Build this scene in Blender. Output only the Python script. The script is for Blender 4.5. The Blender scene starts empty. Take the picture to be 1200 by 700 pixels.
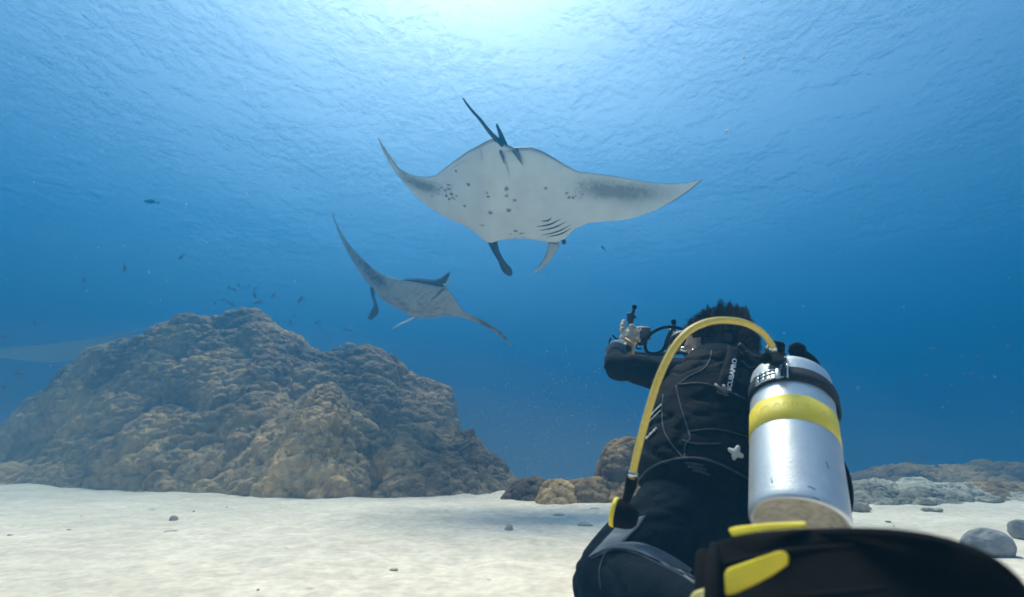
import bpy, bmesh, math, random
import numpy as np
from mathutils import Vector, Matrix
SC = bpy.context.scene
COL = SC.collection
rnd = random.Random(7)
# ------------------------------------------------------------------ camera
F_PX, H_CAM, TH = 600.0, 0.33, math.atan(190 / 600.0)
cam_d = bpy.data.cameras.new('camera'); cam = bpy.data.objects.new('camera', cam_d); COL.objects.link(cam)
cam.location = (0, 0, H_CAM); cam.rotation_euler = (math.pi / 2 + TH, 0, 0)
cam_d.sensor_width = 36; cam_d.lens = 18.0; cam_d.clip_end = 1000; cam_d.clip_start = 0.05
cam_d.dof.use_dof = True; cam_d.dof.focus_distance = 2.3; cam_d.dof.aperture_fstop = 2.9
SC.camera = cam
FW = np.array((0, math.cos(TH), math.sin(TH))); UP = np.array((0, -math.sin(TH), math.cos(TH)))
RT = np.array((1.0, 0, 0)); CP = np.array((0, 0, H_CAM))
def P(px, py, d):
    """world point seen at photo position (px,py), d metres in front of the camera"""
    return CP + d * (FW + (px - 600) / F_PX * RT + (350 - py) / F_PX * UP)
# ------------------------------------------------------------------ sky, sun, exposure
SUN_EL, SUN_AZ = math.radians(67), math.radians(-12)     # azimuth from +Y towards +X
w = bpy.data.worlds.new('World'); SC.world = w; w.use_nodes = True
nt = w.node_tree; bg = nt.nodes['Background']
sky = nt.nodes.new('ShaderNodeTexSky'); sky.sky_type = 'NISHITA'; sky.sun_disc = False
sky.sun_elevation = SUN_EL; sky.sun_rotation = SUN_AZ; sky.dust_density = 4.5
nt.links.new(sky.outputs[0], bg.inputs[0]); bg.inputs[1].default_value = 0.12
sd = bpy.data.lights.new('sun', 'SUN'); so = bpy.data.objects.new('sun', sd); COL.objects.link(so)
sd.energy = 5.0; sd.angle = math.radians(24); sd.color = (1.0, 0.755, 0.545)
sv = Vector((math.sin(SUN_AZ) * math.cos(SUN_EL), math.cos(SUN_AZ) * math.cos(SUN_EL), math.sin(SUN_EL)))
so.rotation_euler = sv.to_track_quat('Z', 'Y').to_euler(); so.location = sv * 30
SC.view_settings.view_transform = 'Standard'; SC.view_settings.look = 'None'
SC.view_settings.exposure = 1.30; SC.view_settings.gamma = 1.0
SC.cycles.use_denoising = True
SC.cycles.max_bounces = 8; SC.cycles.volume_bounces = 2; SC.cycles.transparent_max_bounces = 16
SC.cycles.diffuse_bounces = 3; SC.cycles.glossy_bounces = 2
SC.cycles.sample_clamp_indirect = 4.0
SC.cycles.caustics_reflective = False; SC.cycles.caustics_refractive = False
# ------------------------------------------------------------------ node helpers
def newmat(name):
    m = bpy.data.materials.new(name); m.use_nodes = True
    return m, m.node_tree, m.node_tree.nodes, m.node_tree.links
def haze():
    me = bpy.data.meshes.new('haze'); bm = bmesh.new(); bmesh.ops.create_cube(bm, size=1.0)
    bm.to_mesh(me); bm.free()
    o = bpy.data.objects.new('haze', me); COL.objects.link(o)
    z0, z1 = -1.6, WATER_Z + 0.6
    o.scale = (260, 260, z1 - z0); o.location = (0, 0, (z0 + z1) / 2)
    m, t, n, l = newmat('sea_water'); n.clear()
    out = n.new('ShaderNodeOutputMaterial'); pv = n.new('ShaderNodeVolumePrincipled')
    pv.inputs['Color'].default_value = HAZE_COL
    pv.inputs['Absorption Color'].default_value = HAZE_ABS
    pv.inputs['Density'].default_value = HAZE_D
    pv.inputs['Anisotropy'].default_value = HAZE_G
    l.new(pv.outputs[0], out.inputs['Volume'])
    me.materials.append(m); o['kind'] = 'stuff'
    o['label'] = 'clear blue sea water that fades far things to deep blue'
    return o
WATER_Z = 10.5
HAZE_COL = (0.002, 0.125, 0.270, 1); HAZE_ABS = (0.0, 0.042, 0.11, 1); HAZE_D = 0.110; HAZE_G = 0.45
# ------------------------------------------------------------------ numpy noise
def _hash(ix, iy, iz, k):
    h = (ix * 374761393 + iy * 668265263 + iz * 2147483647 + k * 144269504) & 0xffffffff
    h = ((h ^ (h >> 13)) * 1274126177) & 0xffffffff
    h = ((h ^ (h >> 16)) * 2246822519) & 0xffffffff
    return ((h ^ (h >> 15)) & 0xffffff) / float(0xffffff)
def vnoise(p, k=0):
    i = np.floor(p).astype(np.int64); f = p - i; f = f * f * (3 - 2 * f)
    r = 0
    for dx in (0, 1):
        wx = f[:, 0] if dx else 1 - f[:, 0]
        for dy in (0, 1):
            wy = f[:, 1] if dy else 1 - f[:, 1]
            for dz in (0, 1):
                wz = f[:, 2] if dz else 1 - f[:, 2]
                r = r + wx * wy * wz * _hash(i[:, 0] + dx, i[:, 1] + dy, i[:, 2] + dz, k)
    return r
def fbm(p, o=4, k=0, g=0.5):
    a, s, r = 1.0, 1.0, 0
    for j in range(o):
        r = r + a * (vnoise(p * s + 17.3 * j, k + j) - 0.5); a *= g; s *= 2.03
    return r
def worley(p, k=0):
    """distance to the nearest and second nearest feature point"""
    i = np.floor(p).astype(np.int64); f1 = np.full(len(p), 9.0); f2 = np.full(len(p), 9.0)
    for dx in (-1, 0, 1):
        for dy in (-1, 0, 1):
            for dz in (-1, 0, 1):
                c = i + np.array((dx, dy, dz))
                q = np.stack([_hash(c[:, 0], c[:, 1], c[:, 2], k + 11 * a) for a in (1, 2, 3)], 1) + c
                d = np.sqrt(((q - p) ** 2).sum(1))
                m = d < f1; f2 = np.where(m, f1, np.minimum(f2, d)); f1 = np.where(m, d, f1)
    return f1, f2
def cellid(p, k=0):
    """random number of the nearest feature point's cell"""
    i = np.floor(p).astype(np.int64); f1 = np.full(len(p), 9.0); r = np.zeros(len(p))
    for dx in (-1, 0, 1):
        for dy in (-1, 0, 1):
            for dz in (-1, 0, 1):
                c = i + np.array((dx, dy, dz))
                q = np.stack([_hash(c[:, 0], c[:, 1], c[:, 2], k + 11 * a) for a in (1, 2, 3)], 1) + c
                d = ((q - p) ** 2).sum(1); m = d < f1; f1 = np.where(m, d, f1); r = np.where(m, _hash(c[:, 0], c[:, 1], c[:, 2], k + 99), r)
    return r
# ------------------------------------------------------------------ mesh helpers
class Thing:
    def __init__(s, name, label, cat, loc, group=None):
        o = bpy.data.objects.new(name, None); COL.objects.link(o); o.location = loc
        o.empty_display_size = 0.1
        o['label'] = label; o['category'] = cat
        if group: o['group'] = group
        s.o = o; s.loc = np.array(loc, float)
def mesh(name, v, f, mats=(), fm=None, smooth=True, col=None):
    me = bpy.data.meshes.new(name)
    v = np.asarray(v, float)
    if isinstance(f, np.ndarray):
        me.vertices.add(len(v)); me.vertices.foreach_set('co', v.ravel())
        k = f.shape[1]; me.loops.add(f.size); me.loops.foreach_set('vertex_index', f.ravel().astype(np.int32))
        me.polygons.add(len(f)); me.polygons.foreach_set('loop_start', np.arange(0, f.size, k, dtype=np.int32))
        me.update(calc_edges=True)
    else:
        me.from_pydata(v.tolist(), [], [list(q) for q in f])
    me.polygons.foreach_set('use_smooth', np.full(len(me.polygons), smooth))
    for m in (mats if isinstance(mats, (list, tuple)) else [mats]): me.materials.append(m)
    if fm is not None: me.polygons.foreach_set('material_index', np.asarray(fm, np.int32))
    if col is not None:
        a = me.color_attributes.new('Col', 'FLOAT_COLOR', 'POINT')
        c = np.ones((len(v), 4)); c[:, :3] = col; a.data.foreach_set('color', c.ravel())
    me.validate(); me.update()
    return me
def part(th, name, v, f, mats, parent=None, **k):
    """mesh part of a thing, vertices given in world space"""
    me = mesh(name, np.asarray(v, float) - th.loc, f, mats, **k)
    o = bpy.data.objects.new(name, me); COL.objects.link(o); o.parent = parent or th.o
    return o
def solo(name, v, f, mats, loc, label=None, cat=None, group=None, kind=None, **k):
    me = mesh(name, np.asarray(v, float) - np.asarray(loc, float), f, mats, **k)
    o = bpy.data.objects.new(name, me); COL.objects.link(o); o.location = loc
    if label: o['label'] = label
    if cat: o['category'] = cat
    if group: o['group'] = group
    if kind: o['kind'] = kind
    return o
def grid_faces(nr, nc, wrap=False, off=0):
    r = np.arange(nr - 1)[:, None]; c = np.arange(nc if wrap else nc - 1)[None, :]
    c2 = (c + 1) % nc
    a = r * nc + c; b = r * nc + c2; d = (r + 1) * nc + c2; e = (r + 1) * nc + c
    return np.stack([a, b, d, e], -1).reshape(-1, 4) + off
def smooth_path(pts, n):
    pts = np.asarray(pts, float); m = len(pts)
    q = np.vstack([2 * pts[0] - pts[1], pts, 2 * pts[-1] - pts[-2]]); out = []
    for t in np.linspace(0, m - 1, n):
        i = min(int(t), m - 2); u = t - i; a, b, c, d = q[i:i + 4]
        out.append(0.5 * (2 * b + (c - a) * u + (2 * a - 5 * b + 4 * c - d) * u * u + (3 * b - a - 3 * c + d) * u ** 3))
    return np.array(out)
def tube(pts, rad, seg=10, n=None, flat=1.0, cap=True, side=None):
    """swept tube: pts (k,3), rad scalar or per point; flat squashes it along its side axis"""
    pts = np.asarray(pts, float); rad = np.asarray(rad, float)
    if rad.ndim == 0: rad = np.full(len(pts), float(rad))
    if n:
        a = smooth_path(np.c_[pts, rad], n); pts, rad = a[:, :3], np.maximum(a[:, 3], 1e-5)
    T = np.gradient(pts, axis=0); T /= np.linalg.norm(T, axis=1)[:, None] + 1e-12
    u = np.array(side, float) if side is not None else np.array((0.31, 0.52, 0.8)); V = []
    for i in range(len(pts)):
        u = u - T[i] * u.dot(T[i]); u /= np.linalg.norm(u) + 1e-12
        w_ = np.cross(T[i], u)
        for k in range(seg):
            a = 2 * math.pi * k / seg
            V.append(pts[i] + rad[i] * (math.cos(a) * u + math.sin(a) * w_ * flat))
    F = [tuple(q) for q in grid_faces(len(pts), seg, True)]
    if cap: F += [tuple(reversed(range(seg))), tuple(range((len(pts) - 1) * seg, len(pts) * seg))]
    return np.array(V), F
def lathe(A, ax, prof, seg=48, cap0=False, cap1=False, side=(1, 0, 0)):
    """prof: list of (distance along axis, radius)"""
    A = np.asarray(A, float); ax = np.asarray(ax, float) / np.linalg.norm(ax)
    u = np.array(side, float); u -= ax * u.dot(ax); u /= np.linalg.norm(u); w_ = np.cross(ax, u)
    V = []
    for h, r in prof:
        for k in range(seg):
            a = 2 * math.pi * k / seg; V.append(A + ax * h + r * (math.cos(a) * u + math.sin(a) * w_))
    F = [tuple(q) for q in grid_faces(len(prof), seg, True)]
    if cap0: F.append(tuple(reversed(range(seg))))
    if cap1: F.append(tuple(range((len(prof) - 1) * seg, len(prof) * seg)))
    return np.array(V), F
def join(*vf):
    V, F, o = [], [], 0
    for v, f in vf:
        V.append(np.asarray(v)); F += [tuple(int(i) + o for i in q) for q in f]; o += len(v)
    return np.vstack(V), F
def ball(c, r, seg=16, rings=10, ax=((1, 0, 0), (0, 1, 0), (0, 0, 1)), sc=(1, 1, 1)):
    c = np.asarray(c, float); ax = np.asarray(ax, float); V = []
    for i in range(rings + 1):
        t = math.pi * i / rings
        for k in range(seg):
            a = 2 * math.pi * k / seg
            d = np.array((math.sin(t) * math.cos(a) * sc[0], math.sin(t) * math.sin(a) * sc[1], math.cos(t) * sc[2]))
            V.append(c + r * (d @ ax))
    return np.array(V), [tuple(q) for q in grid_faces(rings + 1, seg, True)]
def box(c, hx, hy, hz, ax=((1, 0, 0), (0, 1, 0), (0, 0, 1)), bev=0.15):
    """bevelled box"""
    bm = bmesh.new(); bmesh.ops.create_cube(bm, size=2.0)
    M = Matrix([[hx, 0, 0], [0, hy, 0], [0, 0, hz]])
    for v in bm.verts: v.co = M @ v.co
    bmesh.ops.bevel(bm, geom=bm.edges[:], offset=bev * min(hx, hy, hz), segments=2, affect='EDGES', profile=0.5)
    bm.verts.index_update()
    V = np.array([v.co[:] for v in bm.verts]) @ np.asarray(ax, float) + np.asarray(c, float)
    F = [tuple(v.index for v in f.verts) for f in bm.faces]; bm.free()
    return V, F
def unit(a): a = np.asarray(a, float); return a / np.linalg.norm(a)
def frame(z, x=(1, 0, 0)):
    z = unit(z); x = np.asarray(x, float); x = unit(x - z * x.dot(z)); return np.array((x, np.cross(z, x), z))
# ------------------------------------------------------------------ materials
def pbr(name, col, rough=0.6, metal=0.0, noise=0.0, nscale=20.0, bump=0.0, bscale=60.0, spec=0.5, vcol=False, coat=0.0, detail=5):
    m, t, n, l = newmat(name); b = n['Principled BSDF']
    b.inputs['Roughness'].default_value = rough; b.inputs['Metallic'].default_value = metal
    b.inputs['Specular IOR Level'].default_value = spec; b.inputs['Coat Weight'].default_value = coat
    tc = n.new('ShaderNodeTexCoord')
    if vcol:
        ca = n.new('ShaderNodeVertexColor'); ca.layer_name = 'Col'; src = ca.outputs['Color']
    else:
        rgb = n.new('ShaderNodeRGB'); rgb.outputs[0].default_value = (*col, 1); src = rgb.outputs[0]
    if noise:
        no = n.new('ShaderNodeTexNoise'); no.inputs['Scale'].default_value = nscale; no.inputs['Detail'].default_value = detail
        l.new(tc.outputs['Object'], no.inputs['Vector'])
        mr = n.new('ShaderNodeMapRange'); mr.inputs[1].default_value = 0.3; mr.inputs[2].default_value = 0.7
        mr.inputs[3].default_value = 1 - noise; mr.inputs[4].default_value = 1 + noise
        l.new(no.outputs['Fac'], mr.inputs[0])
        mm = n.new('ShaderNodeVectorMath'); mm.operation = 'SCALE'
        l.new(src, mm.inputs[0]); l.new(mr.outputs[0], mm.inputs['Scale']); src = mm.outputs[0]
    l.new(src, b.inputs['Base Color'])
    if bump:
        nb = n.new('ShaderNodeTexNoise'); nb.inputs['Scale'].default_value = bscale; nb.inputs['Detail'].default_value = 6
        l.new(tc.outputs['Object'], nb.inputs['Vector'])
        bp = n.new('ShaderNodeBump'); bp.inputs['Strength'].default_value = 1.0; bp.inputs['Distance'].default_value = bump
        l.new(nb.outputs['Fac'], bp.inputs['Height']); l.new(bp.outputs[0], b.inputs['Normal'])
    return m
M = {
    'sand': pbr('sand', (0.62, 0.58, 0.48), 0.95, noise=0.13, nscale=28, bump=0.006, bscale=38, spec=0.1, vcol=True),
    'reef': pbr('reef_rock', (1, 1, 1), 0.95, noise=0.30, nscale=9, bump=0.03, bscale=22, spec=0.1, vcol=True),
    'manta': pbr('manta_skin', (1, 1, 1), 0.55, noise=0.05, nscale=6, bump=0.001, bscale=60, spec=0.3, vcol=True),
    'neoprene': pbr('black_neoprene', (0.0045, 0.009, 0.015), 0.9, noise=0.35, nscale=30, bump=0.002, bscale=70, spec=0.10),
    'nylon': pbr('black_nylon', (0.0045, 0.006, 0.009), 0.85, noise=0.4, nscale=40, bump=0.003, bscale=45, spec=0.14),
    'grey_neo': pbr('grey_neoprene', (0.16, 0.19, 0.22), 0.85, noise=0.10, nscale=60, bump=0.0006, bscale=400, spec=0.2),
    'seam': pbr('grey_piping', (0.045, 0.052, 0.06), 0.6, noise=0.3, nscale=80, spec=0.3),
    'webbing': pbr('black_webbing', (0.016, 0.018, 0.02), 0.7, noise=0.3, nscale=200, bump=0.001, bscale=600, spec=0.3),
    'skin': pbr('skin', (0.42, 0.27, 0.19), 0.55, noise=0.10, nscale=60, spec=0.4),
    'pale': pbr('pale_glove', (0.55, 0.47, 0.36), 0.7, noise=0.15, nscale=90, bump=0.0006, bscale=300),
    'hair': pbr('dark_hair', (0.020, 0.014, 0.010), 0.55, noise=0.4, nscale=50),
    'alu': pbr('brushed_aluminium', (0.74, 0.74, 0.74), 0.42, metal=0.55, noise=0.07, nscale=26, bump=0.0004, bscale=160),
    'worn': pbr('scuffed_tank_base', (0.52, 0.46, 0.36), 0.85, noise=0.22, nscale=70, bump=0.0008, bscale=120),
    'steel': pbr('polished_steel', (0.62, 0.63, 0.62), 0.22, metal=1.0, noise=0.1, nscale=60),
    'yellow_band': pbr('yellow_sticker', (0.92, 0.72, 0.06), 0.5, noise=0.05, nscale=30, bump=0.0003, bscale=60),
    'yellow_text': pbr('worn_yellow_print', (0.87, 0.675, 0.055), 0.5),
    'yellow_hose': pbr('yellow_hose', (0.76, 0.56, 0.10), 0.45, noise=0.08, nscale=120, bump=0.0004, bscale=300),
    'yellow_trim': pbr('yellow_rubber', (0.85, 0.66, 0.02), 0.5, noise=0.06, nscale=40),
    'pale_trim': pbr('pale_yellow_rubber', (0.80, 0.70, 0.28), 0.5, noise=0.06, nscale=40),
    'orange': pbr('orange_lanyard', (0.80, 0.38, 0.02), 0.5),
    'plastic': pbr('black_plastic', (0.012, 0.012, 0.013), 0.45, noise=0.2, nscale=60, bump=0.0006, bscale=120),
    'rubber': pbr('black_rubber', (0.005, 0.0045, 0.004), 0.9, noise=0.4, nscale=14, bump=0.0015, bscale=30, spec=0.1),
    'housing': pbr('grey_housing', (0.12, 0.12, 0.12), 0.45, noise=0.2, nscale=60),
    'white_print': pbr('white_print', (0.75, 0.76, 0.76), 0.6),
    'white_plastic': pbr('white_plastic', (0.78, 0.78, 0.74), 0.4),
    'glass': pbr('dark_glass', (0.02, 0.03, 0.04), 0.08, spec=0.8),
    'fish': pbr('dark_fish_skin', (0.15, 0.16, 0.17), 0.6, noise=0.4, nscale=30),
    'fish_pale': pbr('pale_fish_skin', (0.30, 0.22, 0.16), 0.5, noise=0.3, nscale=30),
    'speck': pbr('drifting_specks', (0.55, 0.58, 0.55), 0.8),
}
# ================================================================== SETTING
def ground(x, y):
    """height of the sand: nearly flat near the camera, dropping off behind a low crest"""
    x = np.asarray(x, float); y = np.asarray(y, float)
    e = 6.2 + 0.5 * np.sin(x * 0.55 + 1.0) + np.clip(x - 2.0, 0, 6) * 1.4 + np.clip(-x - 2, 0, 6) * 0.5
    d = np.clip(y - e, 0, None)
    z = -0.30 * d * d / (d + 2.5)
    return np.maximum(z, -7.0)
def build_sand():
    nr, nc = 430, 720
    r = 0.25 * (118 / 0.25) ** (np.linspace(0, 1, nr)); a = np.linspace(0, 2 * math.pi, nc, endpoint=False)
    # azimuth samples denser ahead of the camera
    a = a - 0.55 * np.sin(a)
    R, A = np.meshgrid(r, a, indexing='ij'); X = (R * np.sin(A)).ravel(); Y = (R * np.cos(A)).ravel(); R = R.ravel()
    Z = ground(X, Y)
    q = np.stack([X, Y, np.zeros_like(X)], 1)
    Z = Z + 0.030 * fbm(q * 0.9, 3, 3) + 0.014 * fbm(q * np.array((3.2, 5.0, 1)), 4, 7) * np.clip(14 / (R + 4), 0, 1)
    f1, f2 = worley(q * np.array((2.6, 3.4, 1)), 5)
    Z -= 0.016 * np.clip(1 - f1 / 0.42, 0, 1) ** 1.5                      # shallow dents
    Z += 0.007 * fbm(q * 16, 4, 21) * (R < 9)
    f1, _ = worley(q * 7.5 + 3, 9); Z += 0.007 * np.clip(1 - f1 / 0.3, 0, 1) * (R < 7)
    # two small humps on the crest
    for (px, py, d, hgt, w_) in ((590, 583, 4.9, 0.055, 0.14), (546, 584, 4.8, 0.035, 0.12), (60, 572, 6.6, 0.05, 0.5), (640, 588, 4.6, 0.03, 0.10)):
        c = P(px, py, d); Z += hgt * np.exp(-(((X - c[0]) / w_) ** 2 + ((Y - c[1]) / (w_ * 1.3)) ** 2))
    v = np.stack([X, Y, Z], 1)
    n1 = fbm(q * 1.7, 4, 31); n2 = fbm(q * 14, 3, 37)
    col = np.array((0.80, 0.675, 0.54)) * (1 + 0.20 * n1 + 0.22 * n2)[:, None]
    f1, _ = worley(q * 9.0, 44); m = np.clip((0.13 - f1) / 0.08, 0, 1) * (n2 > 0.0); col = col * (1 - 0.45 * m[:, None])
    c0 = len(v); v = np.vstack([v, [(0, 0, 0.0)]]); col = np.vstack([col, [col[0]]])
    f = grid_faces(nr, nc, True)
    f = [tuple(q_) for q_ in f[:, ::-1]]; f += [((k + 1) % nc, k, c0)[::-1] for k in range(nc)]
    o = solo('sand_seabed', v, f, M['sand'], (0, 0, 0), kind='structure', col=col)
    return o
def build_surface():
    m, t, n, l = newmat('water_surface'); n.clear()
    out = n.new('ShaderNodeOutputMaterial'); mx = n.new('ShaderNodeMixShader'); tr = n.new('ShaderNodeBsdfTransparent')
    gl = n.new('ShaderNodeBsdfGlossy'); fr = n.new('ShaderNodeFresnel'); bp = n.new('ShaderNodeBump')
    fr.inputs['IOR'].default_value = 1.33; gl.inputs['Roughness'].default_value = 0.30
    gl.inputs['Color'].default_value = (0.9, 0.95, 1, 1)
    tc = n.new('ShaderNodeTexCoord')
    def noise(sx, sy, sc, det, dist=0.0):
        mp = n.new('ShaderNodeMapping'); mp.inputs['Scale'].default_value = (sx, sy, 1); l.new(tc.outputs['Object'], mp.inputs[0])
        no = n.new('ShaderNodeTexNoise'); no.inputs['Scale'].default_value = sc; no.inputs['Detail'].default_value = det
        no.inputs['Roughness'].default_value = 0.6; no.inputs['Distortion'].default_value = dist
        l.new(mp.outputs[0], no.inputs['Vector']); return no.outputs['Fac']
    a = noise(1.15, 1.0, 0.8, 3, 0.4); b = noise(1.3, 1.1, 2.2, 6, 0.6)
    g = noise(1, 1, 0.13, 2); mr = n.new('ShaderNodeMapRange'); mr.inputs[1].default_value = 0.38; mr.inputs[2].default_value = 0.62
    mr.inputs[3].default_value = 0.25 * SURF[1]; mr.inputs[4].default_value = 1.7 * SURF[1]; l.new(g, mr.inputs[0])       # gusts: calm and ruffled patches
    ad = n.new('ShaderNodeMath'); ad.operation = 'MULTIPLY_ADD'; l.new(mr.outputs[0], ad.inputs[1]); l.new(b, ad.inputs[0])
    sc = n.new('ShaderNodeMath'); sc.operation = 'MULTIPLY'; sc.inputs[1].default_value = SURF[0]; l.new(a, sc.inputs[0]); l.new(sc.outputs[0], ad.inputs[2])
    l.new(ad.outputs[0], bp.inputs['Height']); bp.inputs['Strength'].default_value = 1; bp.inputs['Distance'].default_value = 1.0
    l.new(bp.outputs[0], fr.inputs['Normal']); l.new(bp.outputs[0], gl.inputs['Normal'])
    l.new(fr.outputs[0], mx.inputs[0]); l.new(tr.outputs[0], mx.inputs[1]); l.new(gl.outputs[0], mx.inputs[2]); l.new(mx.outputs[0], out.inputs[0])
    nr, nc = 150, 120
    r = 0.4 * (124 / 0.4) ** np.linspace(0, 1, nr); a_ = np.linspace(0, 2 * math.pi, nc, endpoint=False)
    R, A = np.meshgrid(r, a_, indexing='ij'); X = (R * np.sin(A)).ravel(); Y = (R * np.cos(A)).ravel()
    q = np.stack([X, Y, 0 * X], 1); Z = WATER_Z + 0.16 * fbm(q * 0.35, 3, 90)
    v = np.vstack([np.stack([X, Y, Z], 1), [(0, 0, WATER_Z)]]); f = [tuple(k) for k in grid_faces(nr, nc, True)[:, ::-1]]
    f += [(k, (k + 1) % nc, len(v) - 1) for k in range(nc)]
    return solo('water_surface', v, f, m, (0, 0, 0), kind='structure')
SURF = (0.30, 0.18)
# ------------------------------------------------------------------ reef mounds
def interp_sm(x, pts):
    pts = np.asarray(pts, float); n = len(pts); y = np.interp(x, pts[:, 0], pts[:, 1])
    return y
def mound(name, label, cat, sil, base, D, front, back, res, lumps, tint, seed, group=None, amp=1.0, taper=1.0, flat=0.0, bias=0.80):
    """a mound whose ridge line follows sil [(px, py)] at ridge depth D (number or [(px, D)]) and whose
       front foot lies 'front' metres nearer, back foot 'back' metres farther"""
    nc, nf = res; px = np.linspace(sil[0][0], sil[-1][0], nc)
    py = interp_sm(px, sil)
    k = np.ones(9) / 9; py = np.convolve(np.pad(py, 4, 'edge'), k, 'valid')
    Dr = np.full(nc, float(D)) if not isinstance(D, list) else interp_sm(px, D)
    ridge = np.array([P(a, b, d) for a, b, d in zip(px, py, Dr)])
    t = np.concatenate([np.linspace(0, 1, nf), np.linspace(1, 2, nf // 3)[1:]])
    V = np.zeros((len(t), nc, 3)); dirh = ridge[:, :2] / np.linalg.norm(ridge[:, :2], axis=1)[:, None]
    hgt = ridge[:, 2]
    lo = -0.5
    hh = np.maximum(hgt - lo, 0.05); sc = np.clip(hh / hh.max(), 0.15, 1) ** 0.7
    for i, s in enumerate(t):
        if s <= 1:
            off = -(1 - s) * front * sc; prof = 1 - (1 - s) ** (1.9 - 0.5 * flat)
        else:
            off = (s - 1) * back * sc; prof = 1 - (s - 1) ** 2
        xy = ridge[:, :2] + dirh * off[:, None]
        g = ground(xy[:, 0], xy[:, 1]) - 0.35
        V[i, :, :2] = xy; V[i, :, 2] = g + (hgt - g) * prof
    V = V.reshape(-1, 3)
    nr = len(t)
    def normals(V):
        G = V.reshape(nr, nc, 3); du = np.gradient(G, axis=1); dv = np.gradient(G, axis=0)
        N = np.cross(du, dv); N /= np.linalg.norm(N, axis=2)[:, :, None] + 1e-9
        N[N[:, :, 2] < -0.3] *= 1
        return N.reshape(-1, 3)
    N = normals(V); N[:, 2] += 0.25; N /= np.linalg.norm(N, axis=1)[:, None]
    hi = np.tile(sc, nr)[:, None]
    V = V + N * (0.50 * amp * (fbm(V * 0.55 + seed, 3, seed) - 0.12))[:, None] * hi
    crease = np.zeros(len(V))
    for (size, a, zs) in lumps:
        N = normals(V); N[:, 2] += 0.35; N /= np.linalg.norm(N, axis=1)[:, None]
        q = V / size; q[:, 2] *= zs
        w1 = 0.35 * np.stack([fbm(q * 0.8 + 5 * c, 2, seed + c) for c in range(3)], 1)
        f1, f2 = worley(q + w1, seed + int(size * 1000))
        b = np.sqrt(np.clip(1 - (f1 / 0.95) ** 2, 0, 1))
        V = V + N * (a * (b - bias) * (0.6 + 0.8 * vnoise(q * 0.37, seed)))[:, None] * np.minimum(1, hi * 1.5)
        crease += np.clip((f2 - f1) / 0.25, 0, 1) * a
    crease /= sum(l_[1] for l_ in lumps)
    c1 = fbm(V * 1.1 + 9, 3, seed + 50); c2 = fbm(V * 4.5, 3, seed + 60)
    a, b, c = (np.array(x) for x in tint)
    qq = V / 0.85; cid = cellid(qq + 0.25 * np.stack([fbm(qq * 2 + 7 * c_, 2, seed + c_) for c_ in range(3)], 1), seed + 5); m1 = np.clip(0.5 + 1.4 * c1 + 0.55 * (cid - .5), 0, 1)[:, None]; m2 = np.clip(0.5 + 2.5 * c2, 0, 1)[:, None]
    col = a * (1 - m1) + b * m1; col = col * (0.72 + 0.56 * ((cid * 7.13) % 1.0))[:, None]; col = col * (1 - 0.35 * m2) + c * 0.35 * m2
    V0 = V.mean(0); V0[2] = ground(V0[0], V0[1])
    return solo(name, V, grid_faces(nr, nc), M['reef'], V0, label, cat, group, col=col)
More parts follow.
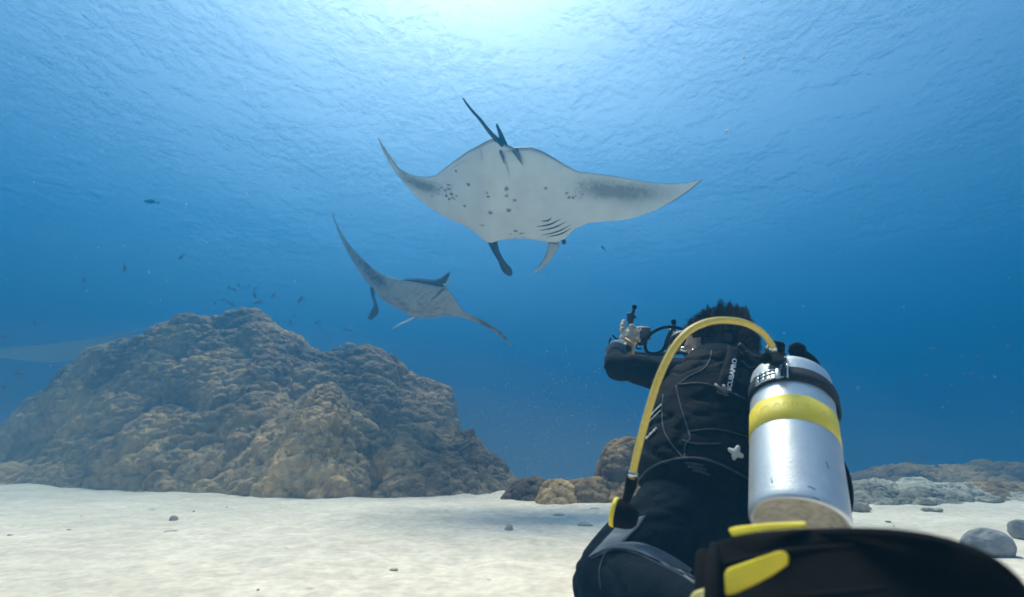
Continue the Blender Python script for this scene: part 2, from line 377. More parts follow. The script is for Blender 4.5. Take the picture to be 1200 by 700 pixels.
def build_reef():
    L1 = [(0.75, 0.30, 1.2), (0.30, 0.19, 1.6), (0.14, 0.10, 1.6), (0.06, 0.034, 1.3)]
    L2 = [(0.55, 0.20, 1.1), (0.20, 0.11, 1.3), (0.095, 0.06, 1.3), (0.045, 0.024, 1)]
    T1 = ((0.25, 0.15, 0.075), (0.72, 0.44, 0.17), (0.57, 0.39, 0.22))
    T2 = ((0.17, 0.11, 0.065), (0.50, 0.31, 0.14), (0.40, 0.28, 0.17))
    T3 = ((0.40, 0.24, 0.11), (0.80, 0.51, 0.22), (0.68, 0.47, 0.27))
    mound('coral_mound', 'largest brown coral mound, sloping up from the left edge to a broad knobbly summit', 'coral mound',
          [(-330, 590), (-160, 572), (-60, 545), (0, 505), (40, 470), (80, 438), (110, 414), (130, 402), (170, 390), (190, 384), (215, 380), (245, 379), (280, 380),
           (300, 374), (322, 382), (345, 398), (368, 425), (395, 480), (430, 575)], 583, 9.4, 3.6, 3.0, (900, 420), L1, T1, 3)
    mound('coral_mound', 'dark coral mound behind the middle hump, dropping steeply to open water on its right', 'coral mound',
          [(290, 560), (312, 460), (328, 412), (345, 400), (370, 401), (400, 407), (430, 410), (455, 418), (475, 436), (490, 446), (510, 447), (525, 456), (537, 480), (547, 505), (562, 575)],
          583, 9.0, 2.8, 2.2, (560, 300), L1, T2, 11)
    mound('coral_mound', 'tan rounded coral hump in front of the two bigger mounds, its foot on the sand', 'coral mound',
          [(120, 598), (165, 572), (190, 553), (220, 531), (250, 516), (282, 508), (300, 490), (320, 475), (345, 453), (370, 441), (392, 443), (410, 462), (428, 486), (448, 512), (475, 545), (505, 590)],
          585, 6.2, 1.6, 1.8, (820, 360), L2, T3, 23)
    mound('coral_mound', 'low dusty coral slope at the right foot of the dark mound, ending in blue water', 'coral mound',
          [(395, 592), (425, 540), (448, 510), (470, 500), (500, 501), (520, 506), (540, 497), (556, 493), (572, 505), (588, 520), (600, 537), (612, 556), (625, 595)],
          585, 6.3, 1.5, 1.6, (480, 260), L2, T2, 31)
    mound('coral_mound', 'faint distant coral ridge peeping over the saddle between the two big mounds', 'coral mound',
          [(330, 470), (355, 425), (375, 410), (395, 403), (412, 404), (430, 413), (450, 440), (470, 480)], 583, 12.5, 2, 2, (150, 80), L1, T2, 37)
    # small boulders at the far left foot of the big mound
    mound('coral_ledge', 'low pale coral ledge at the left edge where the mound meets the sand', 'coral ledge',
          [(-140, 590), (-90, 560), (-30, 548), (20, 540), (70, 530), (110, 522), (150, 526), (190, 545), (220, 562), (250, 590)], 583, 7.3, 1.3, 1.4, (420, 160), L2, T1, 41, amp=0.5)
    # coral heads beyond the hose, right of the gap
    S = [(0.16, 0.10, 1.0), (0.07, 0.045, 1.1), (0.03, 0.016, 1)]
    mound('round_coral', 'upright round coral on a neck beside the yellow hose', 'coral',
          [(701, 590), (706, 560), (704, 545), (709, 530), (719, 521), (734, 518), (752, 520), (768, 530), (778, 548), (786, 590)], 590, 4.6, 0.38, 0.4, (220, 130), S, T1, 51, amp=0.25, bias=0.5)
    specs = [
        ([(594, 604), (600, 580), (613, 572), (630, 570), (642, 580), (652, 604)], 4.6, 'small pale coral clump nearest to the gap at the end of the mounds'),
        ([(628, 610), (634, 580), (643, 568), (657, 565), (670, 570), (678, 584), (684, 610)], 4.2, 'roundest brown coral lump in the row on the crest of the sand'),
        ([(658, 610), (668, 578), (684, 570), (702, 569), (718, 576), (728, 610)], 4.3, 'broad flat grey coral lump in the row left of the yellow hose'),
        ([(704, 612), (712, 590), (722, 574), (746, 558), (765, 550), (790, 548), (815, 562), (825, 612)], 4.3, 'brown coral bank close behind the thigh of the diver'),
    ]
    for i, (sil, D, lab) in enumerate(specs):
        mound('coral_clump', lab, 'coral', sil, 600, D, 0.45, 0.4, (200, 110), S, T1 if i % 2 else T2, 60 + i * 3, amp=0.15, bias=0.5)
    S2 = [(0.24, 0.10, 1.0), (0.11, 0.07, 1.1), (0.05, 0.035, 1)]; T4 = ((0.26, 0.22, 0.16), (0.66, 0.58, 0.46), (0.50, 0.45, 0.35))
    mound('coral_ledge', 'low mottled coral flat just right of the silver cylinder', 'coral ledge',
          [(940, 612), (965, 590), (985, 582), (1005, 577), (1030, 574), (1050, 578), (1075, 574), (1100, 579), (1130, 577), (1160, 582), (1200, 580), (1240, 590), (1280, 612)], 600, 4.9, 1.6, 1.2, (420, 220), S2, T4, 71, amp=0.12, bias=0.5)
    mound('coral_ledge', 'biggest low coral bank on the far right, above the grey rock', 'coral ledge',
          [(1075, 614), (1090, 592), (1110, 578), (1140, 570), (1165, 567), (1200, 572), (1250, 576), (1300, 580), (1350, 620)], 600, 5.2, 1.9, 1.2, (320, 200), S2, T2, 77, amp=0.15, bias=0.5)
    mound('coral_ledge', 'farthest hazy coral flat along the foot of the blue water at the right', 'coral ledge',
          [(940, 585), (980, 566), (1020, 556), (1060, 549), (1100, 552), (1150, 546), (1200, 549), (1280, 552), (1350, 585)], 600, 8.0, 2.4, 1.5, (330, 120), S2, T2, 83, amp=0.2, bias=0.5)
def build_lumps():
    R = random.Random(77)
    for i in range(8):
        px = R.uniform(985, 1200); py = R.uniform(572, 603)
        rock(px, py, 5, R.uniform(.025, .06), (R.uniform(1.4, 2.6), 1.2, .6), 'low grubby coral lump scattered on the sand at the right, near the flats', 400 + i, (0.46, 0.40, 0.30), 'coral_lump', 'coral', 'low coral lumps on the sand at the right', yaw=R.uniform(-.4, .4), n=30, rough=1.1)
def build_silt():
    # sand stirred up round the foot of the mounds: a low cloud of pale silt
    for k, (sx, sy, sz, cx, cy, cz, d) in enumerate(((14, 7.5, 4.2, -6.5, 10, -.3, .0045), (10, 5.5, 2.9, -5.8, 9.5, -.3, .008), (6.5, 4.2, 1.9, -3.2, 8.6, -.3, .011), (45, 42, 1.35, 0, 24, -.35, .004))):
        v, f = ball((0, 0, 0), 1.0, 56, 28); f = [q[::-1] for q in f]; v = v * np.array((sx, sy, sz)) + np.array((cx, cy, cz))
        m, t, n, l = newmat('silt_cloud'); n.clear(); out = n.new('ShaderNodeOutputMaterial'); pv = n.new('ShaderNodeVolumePrincipled')
        pv.inputs['Color'].default_value = (0.80, 0.72, 0.60, 1); pv.inputs['Density'].default_value = d; pv.inputs['Anisotropy'].default_value = 0.4
        l.new(pv.outputs[0], out.inputs['Volume'])
        solo('silt_cloud', v, f, m, (cx, cy, cz), 'pale stirred up silt hanging low over the seabed and the foot of the mounds', kind='stuff')
def rock(px, py, d, r, sc, label, seed, col, name='rock', cat='rock', group=None, on_sand=True, yaw=0.0, mat='reef', n=20, rough=.45):
    c = P(px, py, d)
    V, F = ball((0, 0, 0), r, n, n // 2, sc=sc); V = V + unitrows(V) * (r * rough * fbm(V / r * 1.3 + seed, 4, seed))[:, None]
    cy, sy = math.cos(yaw), math.sin(yaw); V = V @ np.array(((cy, sy, 0), (-sy, cy, 0), (0, 0, 1)))
    if on_sand:                                                          # rest it on the seabed where that pixel meets it
        for _ in range(30):
            g = ground(c[0], c[1]); ray = unit(c - CP); tt = (g + 0.003 - CP[2]) / ray[2] if ray[2] < -1e-3 else d; c = CP + ray * tt
        c[2] = g + r * sc[2] * 0.35
    return solo(name, V + c, F, M[mat], c, label, cat, group, col=np.tile(np.array(col) * 1.0, (len(V), 1)))
def unitrows(V): return V / (np.linalg.norm(V, axis=1)[:, None] + 1e-9)
def build_rubble():
    big = [(200, 625, .030, (1.9, .7, .5), .3, 'long broken coral stick, nearest the camera of the pieces at left'),
           (180, 628, .022, (1.6, .7, .5), 0, 'flat grey coral chip at the left end of the long broken stick'),
           (523, 602, .055, (1.0, .35, .35), -.7, 'grey sausage shaped coral stick standing out below the crest'),
           (545, 598, .03, (1.6, .6, .4), 0, 'thin coral chip just right of the sausage shaped stick'),
           (596, 621, .03, (1, .8, 1.0), 0, 'dark knobbly rubble lump alone in the middle of the sand'),
           (590, 667, .018, (1.3, .8, .6), .4, 'oval grey pebble half way between the rubble lump and the bottom edge'),
           (455, 640, .017, (1.6, .6, .4), .1, 'narrow pebble left of centre on the bare sand'),
           (441, 651, .010, (1, 1, .8), 0, 'tiny round dark pebble below the narrow pebble'),
           (203, 609, .028, (1.2, .7, .9), .2, 'upright coral crumb above the long broken stick'),
           (655, 605, .035, (1.8, .8, .5), .2, 'flat stone in front of the round coral lump'),
           (685, 617, .040, (1.4, .9, .6), .0, 'pale stone left of the yellow ringed mouthpiece'),
           (697, 598, .04, (1.6, .9, .5), .3, 'low stone touching the coral lumps near the mouthpiece')]
    for i, (px, py, r, sc, yaw, lab) in enumerate(big):
        rock(px, py, 3, r * .75, sc, lab, 200 + i, (0.52, 0.48, 0.40), 'coral_rubble', 'coral rubble', None, yaw=yaw, n=14)
    R = random.Random(5)
    src = None
    for i in range(16):
        px = R.choice([R.uniform(-20, 660), R.uniform(0, 640), R.uniform(1000, 1200)]); py = R.uniform(588, 695) if px < 900 else R.uniform(605, 640)
        c = CP + 0; ray = P(px, py, 1) - CP; ray = ray / np.linalg.norm(ray)
        c = CP + ray * ((0.0 - CP[2]) / ray[2])
        if src is None:
            src = rock(300, 640, 3, 0.011, (1.4, .8, .6), 'tiny coral chip scattered on the pale sand', 240, (0.55, 0.51, 0.43), 'coral_chip', 'coral chip', 'coral chips strewn over the sand', n=10)
            o = src
        else:
            o = src.copy(); COL.objects.link(o)
        o.location = (c[0], c[1], ground(c[0], c[1]) + 0.002); s = R.uniform(.4, 1.1); o.scale = (s, s, s); o.rotation_euler = (0, 0, R.uniform(0, 6.28))
    rock(1160, 646, 3.3, 0.078, (1.15, .9, .80), 'smooth rounded grey rock on the sand behind the black fin', 301, (0.30, 0.30, 0.30), 'rock', 'rock', n=40, rough=.2)
    rock(1203, 628, 3.3, 0.06, (1.0, .8, .9), 'smaller grey rock at the right edge beside the rounded one', 305, (0.30, 0.30, 0.30), 'rock', 'rock', n=32)
# ================================================================== MANTA RAYS
def manta(label, top, bot, C, pitch, roll, thick, bend, paint, tipnx, back_col, edge=(0.03, 0.035, 0.045)):
    """top / bot: trailing and leading edge in photo pixels; C (px,py,depth) body centre;
       the body plane is pitched nose-down and the wings bend off it by bend(u)"""
    T = Thing('manta_ray', label, 'manta ray', tuple(P(*C)))
    C3 = P(*C); V_ = np.array((0, math.cos(pitch), -math.sin(pitch))); N_ = np.array((0, math.sin(pitch), math.cos(pitch)))
    cr, sr = math.cos(roll), math.sin(roll); U_ = np.array((1.0, 0, 0))
    U2 = cr * U_ + sr * N_; N2 = -sr * U_ + cr * N_; U_, N_ = U2, N2
    top = np.array(top, float); bot = np.array(bot, float)
    def on(px, py):
        px = np.asarray(px, float); py = np.asarray(py, float)
        ray = FW + np.outer((px - 600) / F_PX, RT) + np.outer((350 - py) / F_PX, UP)
        u = (px - C[0]) * C[2] / F_PX
        k = ((C3 - CP) @ N_ + bend(u)) / (ray @ N_)
        return CP + ray * k[:, None]
    nx, ns = tipnx, 90
    e = np.linspace(0, 1, nx); px = top[0, 0] + (top[-1, 0] - top[0, 0]) * (e - 0.02 * np.sin(2 * math.pi * e))
    yt = np.interp(px, top[:, 0], top[:, 1]); yb = np.interp(px, bot[:, 0], bot[:, 1])
    kk = np.hanning(9); kk /= kk.sum()
    sm = lambda y: np.concatenate([y[:4], np.convolve(y, kk, 'valid'), y[-4:]])
    yt, yb = sm(yt), sm(yb); yb = np.maximum(yb, yt + 0.15)
    s = 0.5 - 0.5 * np.cos(np.linspace(0, math.pi, ns))
    PX = np.repeat(px[None], ns, 0).ravel(); PY = (yt[None] + (yb - yt)[None] * s[:, None]).ravel()
    S = on(PX, PY); u = (PX - C[0]) * C[2] / F_PX
    ch = np.tile((yb - yt) / (yb - yt).max(), ns); sf = np.repeat(s, nx)
    prof = np.sqrt(np.clip(4 * sf * (1 - sf), 0, 1)) * (0.6 + 0.55 * sf)
    span = max(abs(u.min()), abs(u.max()))
    core = np.exp(-(u / (0.33 * span)) ** 2)
    th_ = thick * (0.16 * np.sqrt(ch) + 0.84 * core * ch) * prof
    th_[(sf < 1e-6) | (sf > 1 - 1e-6)] = 0
    dn = S - N_ * (th_ * 0.45 + 0.002)[:, None]; up = S + N_ * (th_ * 0.8 + 0.002)[:, None]
    colv = paint(PX, PY, sf, u)
    n = len(S); cu = np.tile(np.array(back_col), (n, 1))
    dark = (sf < 0.012) | (sf > 0.985)
    f1 = grid_faces(ns, nx); f2 = grid_faces(ns, nx)[:, ::-1] + n
    rim = []
    idx = np.arange(n).reshape(ns, nx)
    loop = list(idx[0, :]) + list(idx[1:, -1]) + list(idx[-1, ::-1][1:]) + list(idx[::-1, 0][1:-1])
    for i in range(len(loop)):
        a, b = loop[i], loop[(i + 1) % len(loop)]; rim.append((a, b, b + n, a + n))
    F = np.vstack([f1, f2, np.array(rim)[:, ::-1]])
    body = part(T, 'body', np.vstack([dn, up]), F, M['manta'], col=np.vstack([colv, cu]))
    return T, on, N_, V_
def blobs(PX, PY, spots):
    m = np.zeros(len(PX))
    for (x, y, rx, ry) in spots:
        q = ((PX - x) / rx) ** 2 + ((PY - y) / ry) ** 2
        m = np.maximum(m, np.clip(1.5 - q * 1.0, 0, 1))
    return m
def gsum(PX, PY, g):
    m = np.zeros(len(PX))
    for (x, y, sx, sy, a, rot) in g:
        c, s = math.cos(rot), math.sin(rot); X = (PX - x) * c + (PY - y) * s; Y = -(PX - x) * s + (PY - y) * c
        m = m + a * np.exp(-(X / sx) ** 2 - (Y / sy) ** 2)
    return np.clip(m, 0, 1)
def big_manta():
    z = lambda L: [(430 + x / 2.917, 100 + y / 2.917) for x, y in L]
    top = z([(38, 178), (75, 236), (110, 284), (150, 307), (200, 315), (235, 309), (270, 281), (310, 251), (350, 224), (390, 204), (425, 186), (445, 184), (470, 203), (500, 216),
             (560, 215), (600, 228), (640, 250), (680, 275), (720, 296), (790, 304), (850, 312), (920, 325), (980, 334), (1040, 337), (1090, 335), (1120, 328), (1146, 322)])
    bot = z([(38, 182), (60, 236), (85, 282), (120, 326), (160, 372), (200, 407), (240, 434), (290, 461), (340, 480), (370, 502), (400, 528), (425, 537), (450, 526), (500, 520), (550, 521),
             (590, 528), (620, 536), (650, 537), (680, 521), (710, 490), (760, 469), (820, 465), (880, 460), (930, 448), (990, 425), (1050, 395), (1100, 362), (1130, 337), (1146, 324)])
    S = [(477, 328, 9, 7), (478, 349, 8, 4.5), (505, 364, 8, 3.5), (485, 397, 10, 6.5), (423, 405, 10, 5), (416, 354, 7, 4.5), (348, 324, 8, 4.5), (335, 397, 6, 4.5), (305, 287, 5, 4),
         (610, 334, 8, 4.5), (682, 358, 7, 4), (690, 373, 7, 5), (704, 375, 7, 5), (508, 475, 8, 5), (526, 487, 7, 4), (516, 390, 6, 2.5), (395, 455, 10, 2.5), (535, 510, 8, 3), (490, 488, 5, 2.5),
         (506, 512, 6, 3), (535, 484, 5, 2.5), (268, 352, 6, 4), (282, 345, 5, 4), (290, 362, 8, 5), (272, 370, 6, 5), (283, 380, 6, 4), (293, 374, 5, 4), (307, 366, 5, 4), (255, 344, 6, 3), (280, 334, 9, 2.5),
         (246, 352, 4, 3), (300, 377, 4, 3), (412, 342, 4, 2)]
    R = random.Random(3)
    for _ in range(110):
        x = R.triangular(700, 860, 735); y = 325 + R.random() * 62 * (0.6 + 0.4 * R.random()); S.append((x, y, R.uniform(2, 4.2), R.uniform(1.5, 3)))
    for _ in range(46):
        S.append((R.uniform(200, 300), R.uniform(325, 380), R.uniform(2, 4), R.uniform(1.5, 3)))
    S = [(430 + x / 2.917, 100 + y / 2.917, a * .85 / 2.917, b * .85 / 2.917) for x, y, a, b in S]
    # soft dark patches near the wing tips and folds by the tail
    G = [(862, 362, 105, 30, .62, 0.10), (950, 362, 95, 28, .32, 0.06), (780, 345, 75, 34, .30, .15), (165, 330, 52, 17, .65, 0.45), (215, 345, 42, 16, .5, 0.2), (105, 268, 50, 9, .55, .95), (60, 215, 40, 6, .4, 1.1)]
    G = [(430 + x / 2.917, 100 + y / 2.917, a / 2.917, b / 2.917, k, r) for x, y, a, b, k, r in G]
    fold = [(480, 262, 4, 30, .35, -0.25), (520, 228, 5, 22, .8, -0.6), (500, 218, 22, 4, .6, 0), (470, 240, 4, 22, .3, -.3), (392, 228, 3, 16, .25, -.2), (735, 333, 3, 24, .55, .6),
            (437, 545, 16, 9, .8, .7), (632, 540, 12, 6, .4, 0), (310, 268, 30, 3, .2, -.6)]
    fold = [(430 + x / 2.917, 100 + y / 2.917, a / 2.917, b / 2.917, k, r) for x, y, a, b, k, r in fold]
    def paint(PX, PY, sf, u):
        q = np.stack([PX * 0.25, PY * 0.25, 0 * PX], 1)
        base = np.array((0.88, 0.87, 0.85)) * (1 + 0.10 * fbm(q * 0.25, 3, 4))[:, None]
        dk = np.array((0.055, 0.065, 0.08))
        m = np.maximum(blobs(PX, PY, S[:33]) * 0.82, gsum(PX, PY, fold)); m = np.maximum(m, blobs(PX, PY, S[33:]) * 0.55)
        g = np.clip(gsum(PX, PY, G) * (1 + 0.5 * fbm(q * 1.3, 3, 9)), 0, 0.66)
        m = np.clip(np.maximum(m, g), 0, 1)
        B_ = np.array(bot); dist = np.interp(PX, B_[:, 0], B_[:, 1]) - PY; m = np.maximum(m, np.clip((2.2 - dist) / 1.0, 0, 1) * np.clip((PX - 770) / 20, 0, 1) * 0.9)      # dark rim on the right tip
        m = np.maximum(m, np.clip((0.02 - sf) / 0.012, 0, 1) * 0.35)
        return base * (1 - m)[:, None] + dk * m[:, None]
    bend = lambda u: np.where(u < 0, 0.80 * np.clip(-u / 1.25, 0, 2) ** 2.0, 0.30 * np.clip(u / 1.7, 0, 2) ** 2)
    C = (598, 228, 4.7)
    T, on, N_, V_ = manta('larger white bellied manta ray with scattered dark spots, seen from below above the diver', top, bot, C, math.radians(17), 0.0, 0.30, bend, paint, 560, (0.03, 0.035, 0.045))
    w2 = lambda x, y, k=0.0: on([430 + x / 2.917], [100 + y / 2.917])[0] - N_ * k
    # gill slits
    for a, b in (((595, 464), (632, 452)), ((578, 484), (662, 458)), ((585, 498), (682, 466)), ((598, 513), (697, 477)), ((614, 519), (700, 488))):
        mid = ((a[0] + b[0]) / 2 + 4, (a[1] + b[1]) / 2 + 5)
        cc = 0.30 * 0.45 * 0.75
        pts = []
        for p in smooth_path([(*a, 0), (*mid, 0), (*b, 0)], 9):
            pts.append(p)
        hit = [surf_hit(T, 430 + p[0] / 2.917, 100 + p[1] / 2.917) for p in pts]
        v, f = tube(hit, [0.001, .0035, .006, .0075, .008, .0075, .006, .0035, .001], 6)
        part(T, 'gill_slit', v, f, M['gill'])
    # cephalic fins: a dark paddle on the left, a pale rolled one on the right
    v, f = tube([w2(430, 528, .03), w2(442, 556, .05), w2(462, 590, .06), w2(478, 618, .05), w2(490, 640, .04)], [.05, .036, .034, .055, .025], 12, 20, flat=.4, side=RT)
    q = np.linspace(0, 1, 20).repeat(12); ring = np.tile(np.arange(12), 20)
    c = np.tile((0.045, 0.055, 0.07), (240, 1)); c[(ring > 7) & (q < .65)] = (0.5, 0.51, 0.5)
    part(T, 'cephalic_fin', v, f, M['manta'], col=c)
    v, f = tube([w2(640, 532, .03), w2(628, 560, .05), w2(610, 588, .06), w2(590, 612, .05), w2(565, 636, .04)], [.06, .045, .034, .022, .004], 12, 20, flat=.4, side=RT)
    c = np.tile((0.55, 0.56, 0.55), (240, 1)); c[(ring > 5) & (ring < 9)] = (0.06, 0.07, 0.085)
    part(T, 'cephalic_fin', v, f, M['manta'], col=c)
    v, f = ball(w2(673, 530, .02), .03, 12, 8, sc=(.8, .8, 1)); part(T, 'eye_bulge', v, f, M['manta'], col=np.tile((0.06, 0.07, 0.085), (len(v), 1)))
    # tail and dorsal fin
    tp = [w2(462, 206, -.0), w2(420, 160, 0), w2(385, 115, 0), w2(352, 78, 0), w2(328, 44, 0)]
    v, f = tube(tp, [.028, .017, .013, .010, .006], 8, 26); part(T, 'tail', v, f, M['manta'], col=np.tile((0.045, 0.05, 0.06), (len(v), 1)))
    ax = [w2(445, 208, -.02), w2(484, 218, -.02), w2(472, 190, -.02), w2(458, 160, -.02), w2(444, 136, -.02), w2(441, 142, -.02), w2(452, 180, -.02)]
    n3 = unit(np.cross(ax[1] - ax[0], ax[3] - ax[0])); V = [p + n3 * .006 for p in ax] + [p - n3 * .006 for p in ax]; k = len(ax)
    F = [tuple(range(k)), tuple(reversed(range(k, 2 * k)))] + [(i, (i + 1) % k, (i + 1) % k + k, i + k)[::-1] for i in range(k)]
    part(T, 'dorsal_fin', V, F, M['manta'], col=np.tile((0.04, 0.045, 0.055), (len(V), 1)), smooth=False)
    # claspers beside the tail base
    for a, b in (((500, 214), (532, 250)), ((455, 214), (470, 246))):
        v, f = tube([w2(*a, .03), w2((a[0] + b[0]) / 2 + 3, (a[1] + b[1]) / 2 - 4, .08), w2(*b, .085)], [.014, .012, .003], 8, 10)
        part(T, 'pelvic_fin', v, f, M['manta'], col=np.tile((0.20, 0.21, 0.215), (len(v), 1)))
from mathutils.bvhtree import BVHTree
_bvh = {}
def surf_hit(T, px, py, lift=0.002):
    o = [c for c in T.o.children if c.name.startswith('body')][0]
    if o.name not in _bvh:
        me = o.data; _bvh[o.name] = BVHTree.FromPolygons([tuple(np.array(v.co[:]) + T.loc) for v in me.vertices], [tuple(p.vertices) for p in me.polygons])
    ray = unit(P(px, py, 1) - CP); h = _bvh[o.name].ray_cast(Vector(CP), Vector(ray))
    if h[0] is None: return P(px, py, 4.7)
    return np.array(h[0]) - ray * lift
def small_manta():
    z = lambda L: [(380 + x / 3.887, 240 + y / 3.887) for x, y in L]
    top = z([(36, 38), (60, 92), (90, 150), (130, 200), (180, 252), (230, 297), (280, 325), (340, 345), (400, 350), (470, 362), (520, 373), (552, 376), (575, 400), (600, 440), (635, 488), (680, 506), (730, 530), (780, 560), (820, 594), (850, 640)])
    bot = z([(36, 42), (62, 120), (100, 205), (140, 274), (180, 334), (220, 384), (260, 430), (300, 453), (350, 476), (400, 503), (450, 512), (510, 508), (570, 505), (620, 511), (660, 524), (720, 547), (770, 576), (810, 604), (850, 644)])
    R = random.Random(9)
    S = []
    for _ in range(120):
        S.append((R.uniform(250, 600), R.uniform(380, 500), R.uniform(2, 8), R.uniform(1, 3)))
    for (x, y, rx, ry) in ((365, 432, 26, 12), (385, 455, 20, 10), (445, 428, 12, 6), (440, 462, 26, 5), (490, 490, 26, 5), (340, 415, 18, 7), (520, 455, 16, 4), (555, 490, 20, 4)): S.append((x, y, rx, ry))
    S = [(380 + x / 3.887, 240 + y / 3.887, a / 3.887, b / 3.887) for x, y, a, b in S]
    G = [(200, 290, 90, 26, .75, .85), (110, 190, 70, 10, .35, 1.15), (260, 345, 60, 25, .4, .5), (740, 545, 90, 14, .75, .5), (820, 600, 40, 12, .6, .8), (300, 430, 60, 14, .35, .4)]
    G = [(380 + x / 3.887, 240 + y / 3.887, a / 3.887, b / 3.887, k, r) for x, y, a, b, k, r in G]
    def paint(PX, PY, sf, u):
        q = np.stack([PX * 0.3, PY * 0.3, 0 * PX], 1)
        base = np.array((0.60, 0.60, 0.59)) * (1 + 0.15 * fbm(q * 0.3, 3, 4))[:, None]; dk = np.array((0.05, 0.06, 0.075))
        g = np.clip(gsum(PX, PY, G) * (1 + 0.8 * fbm(q * 1.2, 3, 19)), 0, 0.85)
        streak = np.clip(fbm(np.stack([(PX + PY) * 0.55, (PY - PX * .35) * 0.12, 0 * PX], 1), 3, 29) * 2.0, 0, .2) * np.clip((PX - 440) / 20, 0, 1) * np.clip((545 - PX) / 20, 0, 1)
        m = np.clip(np.maximum(np.maximum(g, blobs(PX, PY, S) * .42), streak), 0, 1)
        return base * (1 - m)[:, None] + dk * m[:, None]
    bend = lambda u: np.where(u < 0, 0.95 * np.clip(-u / 1.2, 0, 2) ** 1.8, -0.30 * np.clip(u / 1.3, 0, 2) ** 1.5)
    T, on, N_, V_ = manta('smaller grey manta ray with a raised wing, swimming lower and farther left over the reef', top, bot, (492, 350, 6.9), math.radians(24), -0.22, 0.26, bend, paint, 420, (0.035, 0.04, 0.05))
    w2 = lambda x, y, k=0.0: on([380 + x / 3.887], [240 + y / 3.887])[0] - N_ * k
    v, f = tube([w2(222, 372, .02), w2(226, 410, .03), w2(240, 445, .05), w2(236, 478, .05), w2(216, 508, .05)], [.035, .026, .026, .06, .04], 10, 18, flat=.4, side=RT)
    c = np.tile((0.07, 0.08, 0.09), (len(v), 1)); qq = np.linspace(0, 1, 18).repeat(10); rr = np.tile(np.arange(10), 18); c[(qq < .6) & (rr > 5)] = (.6, .6, .6)
    part(T, 'cephalic_fin', v, f, M['manta'], col=c)
    v, f = tube([w2(412, 508, .03), w2(385, 518, .05), w2(350, 534, .05), w2(316, 553, .05)], [.024, .03, .026, .006], 10, 18, flat=.35)
    part(T, 'cephalic_fin', v, f, M['manta'], col=np.tile((0.70, 0.71, 0.70), (len(v), 1)))
    # dark strip of the back with the dorsal fin, showing behind the rear edge
    ax = [w2(358, 346, -.02), w2(420, 344, -.02), w2(500, 352, -.02), w2(530, 340, -.02), w2(552, 322, -.02), w2(570, 312, -.02), w2(566, 330, -.02), w2(556, 352, -.02), w2(548, 374, -.02), w2(470, 370, -.02)]
    n3 = unit(np.cross(ax[2] - ax[0], ax[4] - ax[0])); V = [p + n3 * .02 for p in ax] + [p - n3 * .02 for p in ax]; k = len(ax)
    F = [tuple(range(k)), tuple(reversed(range(k, 2 * k)))] + [(i, (i + 1) % k, (i + 1) % k + k, i + k)[::-1] for i in range(k)]
    part(T, 'dorsal_fin', V, F, M['manta'], col=np.tile((0.05, 0.055, 0.065), (len(V), 1)), smooth=False)
    v, f = tube([w2(545, 365, 0), w2(560, 358, -.03), w2(575, 352, -.04)], [.02, .018, .006], 8, 8); part(T, 'tail', v, f, M['manta'], col=np.tile((.6, .6, .6), (len(v), 1)))
    v, f = tube([w2(548, 372, .05), w2(520, 396, .07), w2(492, 420, .08)], [.012, .010, .002], 8, 8); part(T, 'pelvic_fin', v, f, M['manta'], col=np.tile((0.16, 0.165, 0.17), (len(v), 1)))
def far_manta():
    top = [(-90, 380), (-60, 402), (-30, 408), (0, 408), (20, 406), (45, 405), (70, 402), (90, 400), (115, 396), (140, 391), (160, 386)]
    bot = [(-90, 382), (-60, 412), (-30, 422), (0, 419), (20, 421), (45, 424), (65, 425), (88, 422), (112, 414), (138, 402), (160, 388)]
    def paint(PX, PY, sf, u):
        m = gsum(PX, PY, [(10, 400, 26, 7, .8, 0)]); return np.array((.6,.57,.52)) * (1 - m)[:, None] + np.array((.06, .07, .08)) * m[:, None]
    bend = lambda u: 0.25 * np.clip(np.abs(u) / 1.5, 0, 2) ** 2
    T, on, N_, V_ = manta('faint third manta ray far off at the left edge, half hidden by the big mound', top, bot, (35, 412, 14.5), math.radians(6), 0.05, 0.22, bend, paint, 200, (0.05, 0.055, 0.065))
    w2 = lambda x, y, k=0.0: on([x], [y])[0] - N_ * k
    v, f = tube([w2(-25, 417), w2(-20, 430), w2(-24, 440)], [.03, .035, .01], 8, 8); part(T, 'cephalic_fin', v, f, M['manta'], col=np.tile((.1, .1, .11), (len(v), 1)))
M['gill'] = pbr('gill_slit', (0.03, 0.035, 0.045), 0.8)
